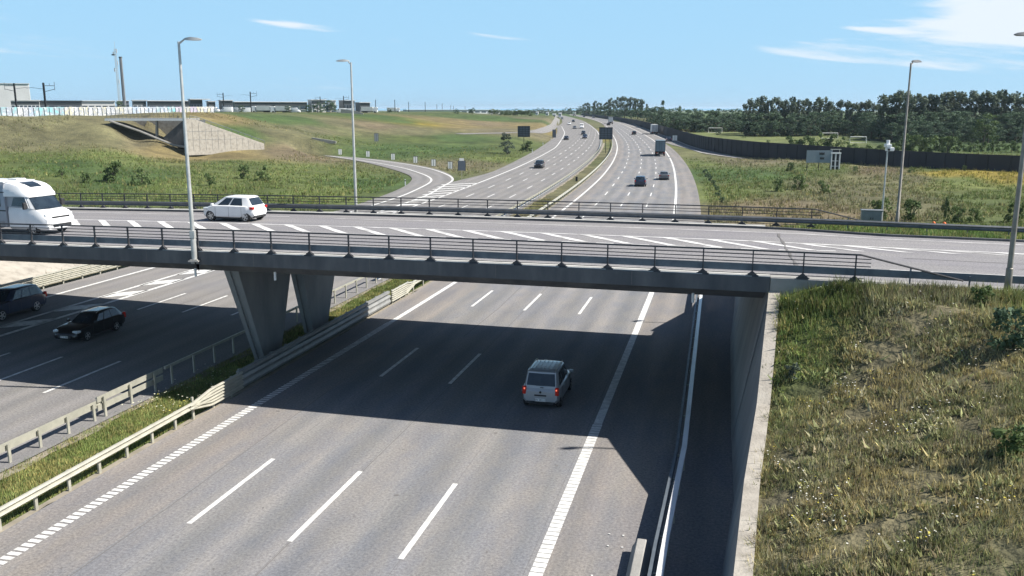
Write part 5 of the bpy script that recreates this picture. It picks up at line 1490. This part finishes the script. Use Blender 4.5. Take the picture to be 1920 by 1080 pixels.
# ---------------------------------------------------------------- street lamps
def lamp(x, y, z, H, arm, ang, label, mat='lamp', bracket=False, head='lamp', r=.10):
    root = empty("street_lamp", (x, y, z), 0, label, "street lamp", None)
    mb = MB(); mb.tube([(0, 0, .01 if bracket else -.3), (0, 0, .02), (0, 0, .9), (0, 0, .92), (0, 0, H)], [r * 1.15, r * 1.15, r * 1.1, r * .9, r * .5], 10); mb.build("pole", M[mat], root, smooth=40)
    ca, sa = math.cos(ang), math.sin(ang)
    mb = MB(); mb.tube([(0, 0, H - .08), (ca * .12, sa * .12, H), (ca * arm, sa * arm, H + .08)], [.045, .04, .03], 8); mb.build("arm", M[mat], root, smooth=40)
    mb = MB()
    rows = []
    for q, wd_, t_, bt in ((0, .03, .02, 0.0), (.12, .09, .07, -.015), (.35, .135, .10, -.03), (.62, .12, .07, -.03), (.78, .05, .02, -.01)):
        c = Vector((ca * (arm - .05 + q), sa * (arm - .05 + q), H + .07)); sd = Vector((-sa, ca, 0))
        rows.append([c - sd * wd_ + Vector((0, 0, bt)), c - sd * wd_ * .7 + Vector((0, 0, t_)), c + sd * wd_ * .7 + Vector((0, 0, t_)), c + sd * wd_ + Vector((0, 0, bt))])
    mb.grid(rows, closed=True); mb.face(rows[0][::-1]); mb.face(rows[-1]); mb.build("lamp_head", M[head], root, smooth=50)
    if bracket:
        mb = MB(); mb.box((0, 0, -.02), (.42, .42, .05)); mb.box((0, 0, .03), (.30, .30, .05))
        mb.face([(.05, -.18, -.05), (.05, .35, -.05), (.05, .30, -.55)]); mb.face([(.05, .30, -.55), (.05, .35, -.05), (.05, -.18, -.05)])
        mb.box((0, .16, -.10), (.30, .30, .12), TH); mb.build("bracket", M['conc'], root)
        mb = MB(); mb.box((0, 0, 1.1), (r * 2.15, r * 2.15, .32)); mb.build("door", M['lamp'], root, bevel=.02)
    return root
a1 = atD(365, 488, 36.2); lamp(a1[0], a1[1], a1[2], ztop(334, 78, 36.2) - a1[2], .25, R(-8), "tall street lamp bolted to the near edge of the overpass", bracket=True, r=.10)
x, y, z = dk(-8.95, 16.1); lamp(x, y, z - .5, ztop(657, 117, y) - z + .5, .12, R(180), "street lamp on the far edge of the overpass left of the centre", r=.10)
x, y, z = dk(21.6, 19.6); z = gz(x, y); lamp(x, y, z, ztop(1716, 118, y) - z, .10, R(30), "slim street lamp behind the far guard rail beside the grey cabinet", mat='lampbrown', head='lampdark', r=.088)
x, y, z = dk(22.2, -.15); z = gz(x, y); lamp(x, y, z, ztop(1921, 70, y) - z, .05, R(190), "nearest street lamp, cut by the right edge, behind the near guard rail", mat='lampbrown', head='lampdark', r=.10)
# camera pole
x, y, z = dk(20.9, 20.4); z = gz(x, y); H = ztop(1677, 284, y) - z
root = empty("camera_pole", (x, y, z), 0, "slim pole with a white traffic camera head beside the grey cabinet", "camera pole")
mb = MB(); mb.tube([(0, 0, -.2), (0, 0, H)], [.06, .045], 8); mb.build("pole", M['lamp'], root, smooth=40)
mb = MB(); mb.box((0, 0, H + .32), (.30, .34, .18)); mb.box((.12, 0, H + .12), (.40, .30, .20)); mb.tube([(0, 0, H + .4), (0, 0, H + .62)], .10, 10); h_ = mb.build("camera_head", M['white'], root, bevel=.03)
mb = MB(); mb.tube([(0, -.15, H + .12), (0, -.22, H + .10)], .06, 10); mb.build("lens", M['plastic'], h_)
# cabinet
x, y, z = dk(20.2, 19.3); z = gz(x, y)
root = empty("control_cabinet", (x, y, z), TH, "grey steel control cabinet at the foot of the camera pole", "cabinet")
mb = MB(); mb.box((0, 0, .42), (1.05, .45, .86)); mb.build("body", M['cab'], root, bevel=.02)
mb = MB(); mb.box((0, 0, .88), (1.13, .53, .07)); mb.build("lid", M['cab'], root, bevel=.015)
for s in (-1, 1): mb = MB(); mb.box((s * .26, -.232, .42), (.47, .02, .74)); d_ = mb.build("door", M['cab'], root, bevel=.01); mb = MB(); mb.box((s * .06, -.25, .45), (.03, .03, .12)); mb.build("handle", M['plastic'], d_)
for px, lb in ((1745, "left orange marker post in the grass"), (1763, "right orange marker post in the grass")):
    t_ = 23.6 if px == 1745 else 24.15
    x, y, z = dk(t_, 20.2); z = gz(x, y); root = empty("marker_post", (x, y, z), TH, lb, "marker post", "orange marker posts")
    mb = MB(); mb.tube([(0, 0, -.1), (0, 0, .55), (0, 0, .62)], [.10, .10, .05], 10); mb.build("post", M['orange'], root, smooth=40)
    mb = MB(); mb.tube([(0, 0, .40), (0, 0, .47)], .105, 10); mb.build("band", M['white'], root, smooth=40)

# ---------------------------------------------------------------- signs
def signback(px0, px1, py0, py1, basepx, basepy, label, posts=2):
    bx_, by_ = up(basepx, basepy); D = by_
    c0 = atD(px0, py0, D); c1 = atD(px1, py1, D)
    cx = (c0[0] + c1[0]) / 2; w_ = abs(c1[0] - c0[0]); z0, z1 = c1[2], c0[2]; z = gz(cx, by_)
    root = empty("road_sign", (cx, by_, z), -.12, label, "road sign", None)
    mb = MB(); mb.box((0, 0, (z0 + z1) / 2 - z), (w_, .06, z1 - z0)); mb.build("panel", M['signback'], root)
    mb = MB()
    for k in range(5): mb.box((0, -.05, z0 - z + (z1 - z0) * (k + .5) / 5), (w_, .05, .09))
    for k in range(4): mb.box((-w_ / 2 + w_ * (k + .5) / 4, -.09, (z0 + z1) / 2 - z), (.09, .05, z1 - z0))
    mb.build("stiffener", M['signframe'], root)
    mb = MB(); zc = (z0 + z1) / 2 - z
    for a, b_, c_, d_ in ((-w_/2, 0, .09, z1 - z0), (w_/2, 0, .09, z1 - z0)): mb.box((a, -.03, zc), (c_, .14, d_ + .1))
    for zz in (z0 - z, z1 - z): mb.box((0, -.03, zz), (w_ + .1, .14, .09))
    mb.build("frame", M['signframe'], root)
    for k in range(posts):
        xo = 0 if posts == 1 else (-.25 if k == 0 else .25)
        mb = MB(); mb.box((xo, .1, (z1 - z) / 2), (.14, .16, z1 - z)); mb.build("post", M['signframe'], root)
signback(971, 993.5, 236.5, 256.5, 982, 285.5, "back of a large road sign on the grass left of the motorway", 1)
signback(1124, 1148, 239, 261, 1133, 288.5, "back of a large road sign standing in the grass median", 1)
def board(px, pyb, w_, h_, zoff, label, mat='chev', group=None, cat="chevron board", name="chevron_board", D=None, dark=True):
    x, y = rise((*up(px, pyb), 0))[:2] if D is None else atD(px, pyb, D)[:2]
    z = gz(x, y); root = empty(name, (x, y, z), math.atan2(-x, y) + (0), label, cat, group)
    mb = MB(); mb.box((0, 0, zoff + h_ / 2), (w_, .05, h_)); mb.build("panel", M[mat], root)
    if dark:
        mb = MB(); 
        for s in (-1, 1): mb.box((s * w_ / 2, .02, zoff + h_ / 2), (.07, .10, h_ + .1))
        mb.box((0, .02, zoff + h_), (w_, .1, .07)); mb.build("frame", M['signframe'], root)
        mb = MB(); mb.box((0, -.03, zoff + h_ * .5), (.10, .02, h_ * .92)); mb.build("stripe", M['signback'], root)
    mb = MB(); mb.box((0, .05, (zoff + h_) / 2), (.08, .06, zoff + h_)); mb.build("post", M['galv'], root)
    return root
ords = ["farthest left", "second from left", "third from left", "fourth from left", "fifth from left", "nearest to the motorway"]
for i, (px, py) in enumerate(((638, 291), (690, 295), (737, 300.5), (779, 306), (813, 312), (844, 316.5))):
    board(px, py, .95, 1.45, .25, "white board along the outside of the loop ramp, " + ords[i], group="white boards along the loop ramp")
r_ = board(866, 337, 1.3, 1.7, 1.7, "dark sign back on a post at the nose between loop ramp and motorway", 'signback', cat="road sign", name="road_sign")
mb = MB(); mb.box((0, 0, 3.6), (.8, .06, .45)); mb.build("small_panel", M['chev'], r_)
board(706, 268, 1.2, 2.3, .6, "grey double sign in the middle of the left meadow", 'cab', cat="road sign", name="road_sign", D=262)
board(1039, 259, 1.3, 3.0, .3, "tall dark marker sign at the nose of the far left ramp", 'signback', cat="road sign", name="road_sign")
board(1265, 268.5, 1.6, 1.7, 1.0, "small white and dark sign on the slip road below the noise wall", 'chev', cat="road sign", name="road_sign")
for i, (px, py, lb) in enumerate(((760, 348, "white marker post inside the bend of the loop ramp"), (998, 286, "white marker post beside the motorway left of the lone car"), (1018, 272, "white marker post farther up the left shoulder"), (1033, 262, "white marker post nearest the nose of the far left ramp"), (1082, 336, None))):
    if lb is None: continue
    x, y = rise((*up(px, py), 0))[:2]; z = gz(x, y); root = empty("delineator_post", (x, y, z), 0, lb, "marker post", "white delineator posts")
    mb = MB(); mb.box((0, 0, .55), (.16, .12, 1.1)); mb.build("post", M['white'], root, bevel=.02); mb = MB(); mb.box((0, 0, .88), (.17, .13, .16)); mb.build("reflector", M['plastic'], root)
x, y = up(1081, 339); root = empty("marker_box", (x, y, gz(x, y)), 0, "small dark box standing in the grass median", "box"); mb = MB(); mb.box((0, 0, .35), (.35, .35, .8)); mb.build("body", M['signframe'], root, bevel=.03); mb = MB(); mb.box((0, 0, .78), (.42, .42, .06)); mb.build("lid", M['signframe'], root)
# info board and white frame by the noise wall
D = 172.0
x, y, z1 = atD(1537, 282, D); z0 = gz(x, y); zb = atD(1537, 305, D)[2]
root = empty("info_board", (x, y, z0), -.05, "wide grey information board standing in front of the noise wall", "sign board")
M['board'] = ramp_mat("grey_board_face", (.22, .26, .30), (.27, .31, .34), .6, scale=.8)
w_ = 46 / FPX * D * 1.02
mb = MB(); mb.box((0, 0, (z1 + zb) / 2 - z0), (w_, .12, z1 - zb)); p_ = mb.build("panel", M['board'], root)
mb = MB()
for xx, zz, ww, hh in ((.45, .72, .85, .34), (.52, .34, .7, .30)):
    mb.box((xx, -.075, zb - z0 + (z1 - zb) * zz), (ww, .03, hh))
    for q in range(4): mb.box((xx - ww / 2 + q * ww / 3, -.08, zb - z0 + (z1 - zb) * zz + .05), (.12, .03, hh + .2))
mb.build("lettering", M['ink'], p_)
for s in (-1, 0, 1): mb = MB(); mb.box((s * w_ * .45, .12, (z1 - z0) / 2), (.12, .12, z1 - z0)); mb.build("post", M['signframe'], root)
x, y, z1 = atD(1567, 287, D); root = empty("white_frame", (x, y, z0), 0, "small white framed cabin at the right end of the information board", "cabin")
h_ = z1 - z0
mb = MB()
for s in (-1, 0, 1): mb.box((s * .8, 0, h_ / 2), (.2, .5, h_))
mb.box((0, 0, h_), (2.0, .6, .25)); mb.box((0, 0, h_ * .25), (1.2, .3, .12)); mb.box((0, 0, h_ * .55), (1.2, .3, .12)); mb.build("frame", M['white'], root)
mb = MB(); mb.box((0, .3, h_ / 2), (1.5, .4, h_ * .9)); mb.build("body", M['plastic'], root)
mb = MB(); mb.box((0, 0, h_ + .7), (2.0, .25, .16)); mb.box((-.7, 0, h_ + .4), (.1, .1, .6)); mb.box((.7, 0, h_ + .4), (.1, .1, .6)); mb.build("top_rail", M['galv'], root)
# goals on the playing field
for px, py, D, w_, lb in ((1556, 256, 350, 5.4, "white football goal at the foot of the tree belt, middle one"), (1609, 264, 300, 5.0, "white football goal right of the bush clump"), (1341, 245, 440, 5.6, "white football goal at the far left of the playing field")):
    D = float(np.interp(D - 12, GD, GT)); x, y, z = atD(px, py + 3, D); z = gz(x, y); root = empty("football_goal", (x, y, z), 0, lb, "goal", "football goals")
    mb = MB(); mb.tube([(-w_ / 2, 0, 0), (-w_ / 2, 0, 1.9), (w_ / 2, 0, 1.9), (w_ / 2, 0, 0)], .11, 6); mb.build("frame", M['white'], root)
    mb = MB(); mb.tube([(-w_ / 2, 0, 1.9), (-w_ / 2, 1.2, .05), (w_ / 2, 1.2, .05), (w_ / 2, 0, 1.9)], .05, 5); mb.build("net_frame", M['white'], root)

# ---------------------------------------------------------------- railway on the left embankment
def mast(px, pyt, pyb, label, side=1, arm=True, group="railway catenary masts"):
    D = 8.3 * FPX * 1.02 / (pyb - pyt)
    x, y, zt = atD(px, pyt, D); z = zt - 8.3
    root = empty("catenary_mast", (x, y, z - .8), 0, label, "railway mast", group)
    mb = MB(); mb.box((0, 0, 4.5), (.36, .36, 9.2)); mb.build("mast", M['signframe'], root)
    if arm:
        for q in (side,):
            mb = MB(); s = q
            mb.tube([(0, 0, 8.4), (s * 2.6, 0, 8.4)], .07, 5); mb.tube([(0, 0, 7.0), (s * 2.6, 0, 7.6)], .07, 5); mb.tube([(s * 2.6, 0, 7.3), (s * 2.6, 0, 9.3)], .06, 5); mb.tube([(s * 1.4, 0, 8.4), (s * 1.4, 0, 9.0)], .05, 5)
            mb.build("cantilever", M['signback'], root)
        mb = MB(); mb.tube([(0, 0, 7.6), (-side * 3.0, 0, 8.0)], .05, 5); mb.tube([(-side * 3.0, 0, 8.0), (-side * 4.2, 0, 7.8)], .035, 5); mb.build("bracket", M['signback'], root)
mast(26, 156, 214, "near railway mast at the far left with its arm to the left", -1)
mast(81, 155, 220, "near railway mast second from left with its arm to the right", 1)
mast(418, 174, 209, "railway mast behind the end of the painted fence, arm to the left", -1)
mast(469, 172, 210, "railway mast right of the painted fence, arm to the right", 1)
for i, (px, a, b_) in enumerate(((600, 181, 210), (644, 180, 211), (704, 187, 211), (740, 187, 212), (766, 191, 212), (797, 191, 212), (819, 195, 212), (829, 194, 212), (845, 197, 212), (850, 198, 212), (872, 199, 212))):
    mast(px, a, b_, "distant thin railway mast in the receding line above the meadow", 1 if i % 2 else -1, i < 2, "distant railway masts in the receding line")
# painted fence
GFL = [("white", (.70, .70, .68), (.8, .8, .78)), ("turquoise", (.22, .52, .54), (.55, .72, .72)), ("yellow", (.62, .57, .38), (.78, .75, .6)), ("pink", (.58, .44, .56), (.76, .68, .74)), ("blue", (.40, .50, .62), (.66, .72, .78))]
for nme, a, b_ in GFL: M['g' + nme] = ramp_mat("painted_fence_" + nme, a, b_, .7, scale=1.1, detail=3, c3=(.30, .32, .36))
f0 = atD(-30, 217.5, 196); f1 = atD(402, 214.5, 262)
root = empty("painted_fence", (f0[0], f0[1], f0[2]), 0, "long low fence of pale panels covered in coloured graffiti on the embankment", "fence"); og = tuple(root.location)
nP = 52
seq = [1, 0, 1, 1, 4, 1, 0, 0, 4, 1, 1, 1, 1, 1, 1, 2, 2, 0, 2, 2, 0, 2, 0, 2, 0, 0, 2, 2, 0, 0, 4, 4, 0, 4, 4, 4, 1, 4, 4, 1, 1, 3, 3, 2, 2, 3, 3, 2, 2, 0, 2, 0]
for i in range(nP):
    a, c = i / nP, (i + .93) / nP
    P = lambda f, z: (f0[0] + (f1[0] - f0[0]) * f, f0[1] + (f1[1] - f0[1]) * f, f0[2] + (f1[2] - f0[2]) * f + z)
    mb = MB(); q = [P(a, -.1), P(c, -.1), P(c, 1.9 + .006 * i), P(a, 1.9 + .006 * i)]
    q2 = [(x + .05, y + .12, z) for x, y, z in q]; mb.face(q); mb.face(q2[::-1]); mb.face([q[3], q[2], q2[2], q2[3]])
    mb.build("panel", M['g' + GFL[seq[i % len(seq)]][0]], root, og)
    mb = MB(); x, y, z = P((i + .965) / nP, .85); mb.box((x, y, z), (.16, .2, 1.95)); mb.build("post", M['signback'], root, og)
mb = MB()   # low concrete plinth under the fence
q = [P(0, -.95), P(1, -.95), P(1, -.1), P(0, -.1)]; mb.face([(x, y - .2, z) for x, y, z in q]); mb.face([q[3], q[2], (q[2][0], q[2][1] - .2, q[2][2]), (q[3][0], q[3][1] - .2, q[3][2])][::-1]); mb.build("plinth", M['conc'], root, og)
# railway underpass: deck, column, abutment, wing wall, bank edge
Du = 208.0
root = empty("railway_underpass", atD(290, 275, Du), 0, "small underpass with a white deck edge through the left embankment", "underpass"); og = tuple(root.location)
A = lambda px, py, D=Du: Vector(atD(px, py, D))
def slab(pts, th, nm, mat):
    mb = MB(); q = [Vector(p) for p in pts]; q2 = [p + Vector((0, th, 0)) for p in q]; n = len(q)
    mb.face(q); mb.face(q2[::-1])
    for i in range(n): mb.face([q[i], q2[i], q2[(i + 1) % n], q[(i + 1) % n]][::-1])
    return mb.build(nm, mat, root, og)
slab([A(196, 226.5), A(352, 226.5), A(352, 221.5), A(196, 221.5)], 8, "deck", M['conc'])
slab([A(196, 226.5, Du - .4), A(352, 226.5, Du - .4), A(352, 222.2, Du - .4), A(196, 222.2, Du - .4)], .35, "deck_edge", M['white'])
slab([A(291, 270), A(295.5, 270), A(294.5, 226), A(291.5, 226)], .7, "column", M['conc'])
slab([A(318, 275), A(352, 278), A(352, 226), A(343, 226), A(306, 258)], 12, "abutment", M['conc_dark'])
slab([A(196, 226, Du + 12), A(345, 226, Du + 12), A(345, 280, Du + 12), A(196, 280, Du + 12)], .5, "back_wall", M['conc_pale'])
mb = MB(); mb.tube([A(205, 226.5, Du - 1), A(262, 246, Du - 1.3), A(326, 272.5, Du - 1.8), A(350, 276, Du - 2.5)], .28, 6); mb.build("bank_edge", M['conc'], root, og)
for i in range(21):
    mb = MB(); p = A(200 + i * 7.4, 221.5, Du - .2); mb.box((p.x, p.y, p.z + .6), (.05, .05, 1.3)); mb.build("rail_post", M['galv_blue'], root, og)
mb = MB(); a_, b2 = A(196, 213.5, Du - .2), A(352, 213.5, Du - .2); mb.tube([a_, b2], .05, 5); mb.tube([a_ - Vector((0, 0, .5)), b2 - Vector((0, 0, .5))], .03, 5); mb.build("handrail", M['galv_blue'], root, og)
root = empty("wing_wall", atD(420, 275, 213), 0, "pale panelled concrete wing wall dropping right from the small underpass", "retaining wall"); og = tuple(root.location)
b0 = atD(351, 279, 204); b1 = atD(495, 274, 219); t0_ = atD(351, 222, 204)[2]; t1_ = atD(495, 269.5, 219)[2]; tm = atD(372, 225, 206)
def lerp3(f, z): return (b0[0] + (b1[0] - b0[0]) * f, b0[1] + (b1[1] - b0[1]) * f, z)
zt_ = lambda f: float(np.interp(f, [0, .13, 1], [t0_, t0_ - .35, t1_]))
mb = MB(); F_ = np.linspace(0, 1, 25)
rows = [[lerp3(f, b0[2] - 1.5), lerp3(f, zt_(f)), (lerp3(f, 0)[0] - .1, lerp3(f, 0)[1] + .6, zt_(f)), (lerp3(f, 0)[0] - .1, lerp3(f, 0)[1] + .6, b0[2] - 1.5)] for f in F_]
mb.grid(rows, closed=True); mb.build("wall", M['conc_pale'], root, og)
mb = MB()
for f in np.linspace(.08, .95, 12):
    p = lerp3(f, 0); mb.box((p[0], p[1] - .02, (b0[2] + zt_(f)) / 2 - .5), (.05, .05, zt_(f) - b0[2]), .1)
for z in (b0[2] + 2.0, b0[2] + 3.9):
    fm = float(np.interp(z + .4, [t1_, t0_ - .35], [1, .13])); mb.tube([(lerp3(0, z)[0], lerp3(0, z)[1] - .02, z), (lerp3(fm, z)[0], lerp3(fm, z)[1] - .02, z)], .035, 4)
mb.build("panel_joint", M['conc_wall'], root, og)
mb = MB(); mb.tube([(lerp3(f, zt_(f))[0], lerp3(f, 0)[1] + .4, zt_(f) + .7) for f in np.linspace(.05, 1, 12)], .06, 5)
for f in np.linspace(.05, 1, 12): p = lerp3(f, zt_(f)); mb.box((p[0], p[1] + .4, p[2] + .3), (.07, .07, .9))
mb.build("handrail", M['galv_blue'], root, og)
for (pa, pb, D, lb) in (((640, 224), (682, 231), 395, "small pale concrete culvert wall high on the meadow slope"), ((586, 268), (631, 273), 243, "pale curved culvert mouth low on the meadow")):
    x0, y0, z1 = atD(*pa, D); x1, _, z0 = atD(*pb, D); cx = (x0 + x1) / 2; zg = gz(cx, D)
    root = empty("culvert_wall", (cx, D, zg), 0, lb, "culvert"); hh = max(z1 - z0, .6); ww = x1 - x0
    mb = MB(); mb.grid([[(-ww / 2, k, -.5), (-ww / 2, k, hh + .4), (-ww * .2, k, hh + .1), (ww * .2, k, hh * .6), (ww / 2, k, .1), (ww / 2, k, -.5)] for k in (-.8, 0.)], closed=True)
    mb.face([(-ww / 2, -.8, -.5), (-ww / 2, -.8, hh + .4), (-ww * .2, -.8, hh + .1), (ww * .2, -.8, hh * .6), (ww / 2, -.8, .1), (ww / 2, -.8, -.5)][::-1]); mb.build("wall", M['conc'], root)

# ---------------------------------------------------------------- buildings and masts on the left horizon
M['bwhite'] = ramp_mat("white_cladding", (.50, .50, .50), (.62, .62, .62), .6, scale=.08)
M['bgrey'] = ramp_mat("grey_cladding", (.14, .15, .17), (.20, .21, .23), .6, scale=.08)
M['bdark'] = ramp_mat("dark_cladding", (.035, .045, .05), (.06, .07, .075), .6, scale=.08)
M['bgreen'] = ramp_mat("green_grey_cladding", (.05, .08, .075), (.09, .12, .11), .6, scale=.08)
M['broof'] = ramp_mat("flat_roof_edge", (.55, .56, .58), (.68, .69, .7), .5, scale=.1)
def building(px0, px1, pyt, D, wall, label, roof='broof', win='glass', nwin=6, band=True, depth=9, cat="building", canopy=0):
    pyt = pyt - 1.5; x0, y, zt = atD(px0, pyt, D); x1 = atD(px1, pyt, D)[0]; z0 = min(6.0, zt - 5)
    cx = (x0 + x1) / 2; w_ = x1 - x0
    w_ = w_ / math.cos(.45) - depth * .3
    root = empty("building", (cx, y + depth / 2, z0), .45, label, cat)
    H = zt - z0
    mb = MB(); mb.box((0, 0, H / 2), (w_, depth, H)); mb.build("wall", M[wall], root)
    mb = MB(); mb.box((canopy / 2, -.3 - canopy / 4, H + .12), (w_ + .8 + canopy, depth + .8 + canopy / 2, .3)); mb.build("roof", M[roof], root)
    rb_ = random.Random(int(px0) + 3)
    vis0 = max(atD(px0, 206, D)[2] - z0 - 1, 1.0)
    for k in range(nwin):
        ww = w_ / nwin
        mb = MB(); mb.box((-w_ / 2 + ww * (k + .5), -depth / 2 - .04, H * .70), (ww * .72, .12, H * .16)); wo = mb.build("window", M[win], root)
        mb = MB(); mb.box((-w_ / 2 + ww * (k + .5), -depth / 2 - .06, H * .70 - H * .085), (ww * .76, .14, .12)); mb.build("sill", M[roof], wo)
    if band: mb = MB(); mb.box((0, -depth / 2 - .05, H * .88), (w_, .14, H * .12)); mb.build("fascia_band", M['bdark' if wall != 'bdark' else 'bgrey'], root)
    mb = MB(); mb.box((-w_ * .2, -depth / 2 - .05, H * .25), (min(4, w_ * .2), .12, H * .5)); mb.build("door", M['bgrey' if wall != 'bgrey' else 'bdark'], root)
building(-40, 41, 158, 640, 'bwhite', "tall white windowless block at the far left edge of the horizon", nwin=0, band=False)
building(12, 64, 190, 420, 'bwhite', "low white hall with dark bands behind the two near railway masts", nwin=7)
building(62, 141, 191, 430, 'bgrey', "long grey flat hall right of the near railway masts", nwin=4, roof='bdark')
building(145, 206, 191, 440, 'bwhite', "white hall with a long dark window strip left of the telecom mast", nwin=5, band=False)
building(209, 236, 191, 425, 'bdark', "dark hall at the foot of the telecom mast", nwin=3)
building(238, 268, 190, 430, 'bwhite', "white low hall just right of the telecom mast", nwin=3)
building(271, 344, 191, 430, 'bgrey', "grey hall with a flat white roof left of the near lamp post", nwin=5)
building(345, 374, 188, 420, 'bgrey', "taller glazed hall with an overhanging roof right of the near lamp post", nwin=4, canopy=3)
building(379, 399, 192, 425, 'bwhite', "small white building with a dark gate beyond the painted fence", nwin=3)
building(403, 431, 190, 420, 'bgrey', "square grey glass building behind the left railway mast", nwin=5)
building(437, 566, 193, 470, 'bgreen', "very long dark green hall right of the railway masts", nwin=9)
building(574, 606, 189, 480, 'bwhite', "white stepped office building right of the long green hall", nwin=4)
building(608, 626, 190, 490, 'bwhite', "narrow white tower block beside the stepped office building", nwin=2, band=False)
building(633, 661, 190, 490, 'bgrey', "grey hall behind the second lamp post", nwin=4)
building(664, 690, 194, 480, 'bgrey', "open framed grey building right of the second lamp post", nwin=3)
building(760, 935, 207.5, 760, 'bwhite', "very long low white hall along the horizon right of the masts", nwin=14, band=False)
for px, D, lb in ((490, 400, "white delivery lorry parked on the embankment road, left one"), (526, 400, "white delivery lorry parked on the embankment road, right one"), (693, 470, "white lorry parked by the framed building"), (738, 600, "white lorry on the horizon between the masts")):
    x, y, z = atD(px, 212, D); lorry((x, y, gz(x, y) - .2), random.choice((0.0, math.pi)), lb, 'boxwhite', 8.5, 3.2, cat="lorry")
for i, (px, D) in enumerate(((402, 385), (425, 385), (448, 390), (460, 388), (553, 420), (640, 440), (655, 440))):
    x, y, z = atD(px, 212, D); van((x, y, gz(x, y) - .1), (0.0, math.pi)[i % 2], ["white van parked left of the railway mast", "white van parked behind the left railway mast", "white van parked between the two railway masts", "white van parked left of the right railway mast", "white van parked below the long green hall", "white van parked left of the second lamp post", "white van parked just left of the second lamp pole"][i])
for px, py, D, lb in ((595, 190, 470, "dark tree between the stepped office and the tower block"), (618, 187, 500, "dark round tree behind the narrow tower block"), (578, 196, 455, "low tree in front of the stepped office"), (730, 203, 640, "small dark tree among the far parked lorries"), (855, 203, 900, "dark tree above the long white hall"), (885, 201.5, 900, "rounded dark tree at the right end of the long white hall"), (452, 197, 440, "dark tree in front of the long green hall, left one"), (540, 197, 440, "dark tree in front of the long green hall, right one"), (222, 189, 415, "dark tree at the foot of the telecom mast")):
    treeto("broadleaf_tree", 'broad', px, py, D, 'leaf_dark', lb, "tree", "trees among the horizon buildings", 1.7)
# telecom mast and round chimney
D = 400.0
x, y, zt = atD(226, 107, D); zb = 5.0
root = empty("chimney_tower", (atD(233, 190, D)[0], y, zb), 0, "slim round grey tower rising behind the painted fence", "tower")
mb = MB(); H = zt - zb; mb.tube([(0, 0, 0), (0, 0, H * .8), (0, 0, H)], [.75, .62, .6], 16); mb.build("shaft", M['bgrey'], root, smooth=40)
mb = MB(); mb.tube([(0, 0, H - .4), (0, 0, H + .15)], [.72, .72], 16); mb.build("rim", M['bdark'], root, smooth=40)
mb = MB(); mb.tube([(.7, -.5, 0), (.55, -.45, H)], .08, 5); mb.build("ladder", M['lamp'], root)
x, y, zt = atD(223, 80, D - 6); root = empty("telecom_mast", (atD(224, 190, D - 6)[0], y, zb), 0, "slender lattice telecom mast with antennas beside the round tower", "telecom mast"); H = zt - zb - 2.5
mb = MB(); r0 = .55; cs = [(r0 * math.cos(a), r0 * math.sin(a)) for a in (0, 2.1, 4.2)]
for cx, cy in cs: mb.tube([(cx, cy, 0), (cx * .8, cy * .8, H)], .07, 5)
for k in range(34):
    z = H * k / 34; z2 = H * (k + 1) / 34
    for i in range(3): a, c = cs[i], cs[(i + 1) % 3]; mb.tube([(a[0] * .95, a[1] * .95, z), (c[0] * .95, c[1] * .95, z2)], .04, 4, caps=False)
mb.build("lattice", M['lamp'], root)
for z, s in ((H - 1, 1), (H - 2.2, -1), (H - 6, 1), (H - 9, -1), (H - 14, 1)):
    mb = MB(); mb.box((s * .75, -.3, z), (.35, .3, 1.6)); mb.build("antenna", M['bwhite'], root)
mb = MB(); mb.box((-.9, 0, H - 2.6), (1.2, .9, .5)); mb.build("platform", M['bdark'], root)
mb = MB(); mb.tube([(0, 0, H), (0, 0, H + 3.0)], .06, 5); mb.build("rod", M['lamp'], root)

# ---------------------------------------------------------------- the air
hm = bpy.data.materials.new("haze_air"); hm.use_nodes = True
hn = hm.node_tree.nodes; hn.clear()
ho = hn.new("ShaderNodeOutputMaterial"); hv = hn.new("ShaderNodeVolumePrincipled")
hv.inputs["Color"].default_value = (.72, .87, 1.0, 1); hv.inputs["Density"].default_value = 0.00009; hv.inputs["Anisotropy"].default_value = 0.2
hm.node_tree.links.new(hv.outputs[0], ho.inputs["Volume"])
mb = MB(); mb.box((0, 0, 27), (64000, 64000, 58)); hz = mb.build("haze", hm); tag(hz, kind="stuff")
scene.cycles.volume_bounces = 0
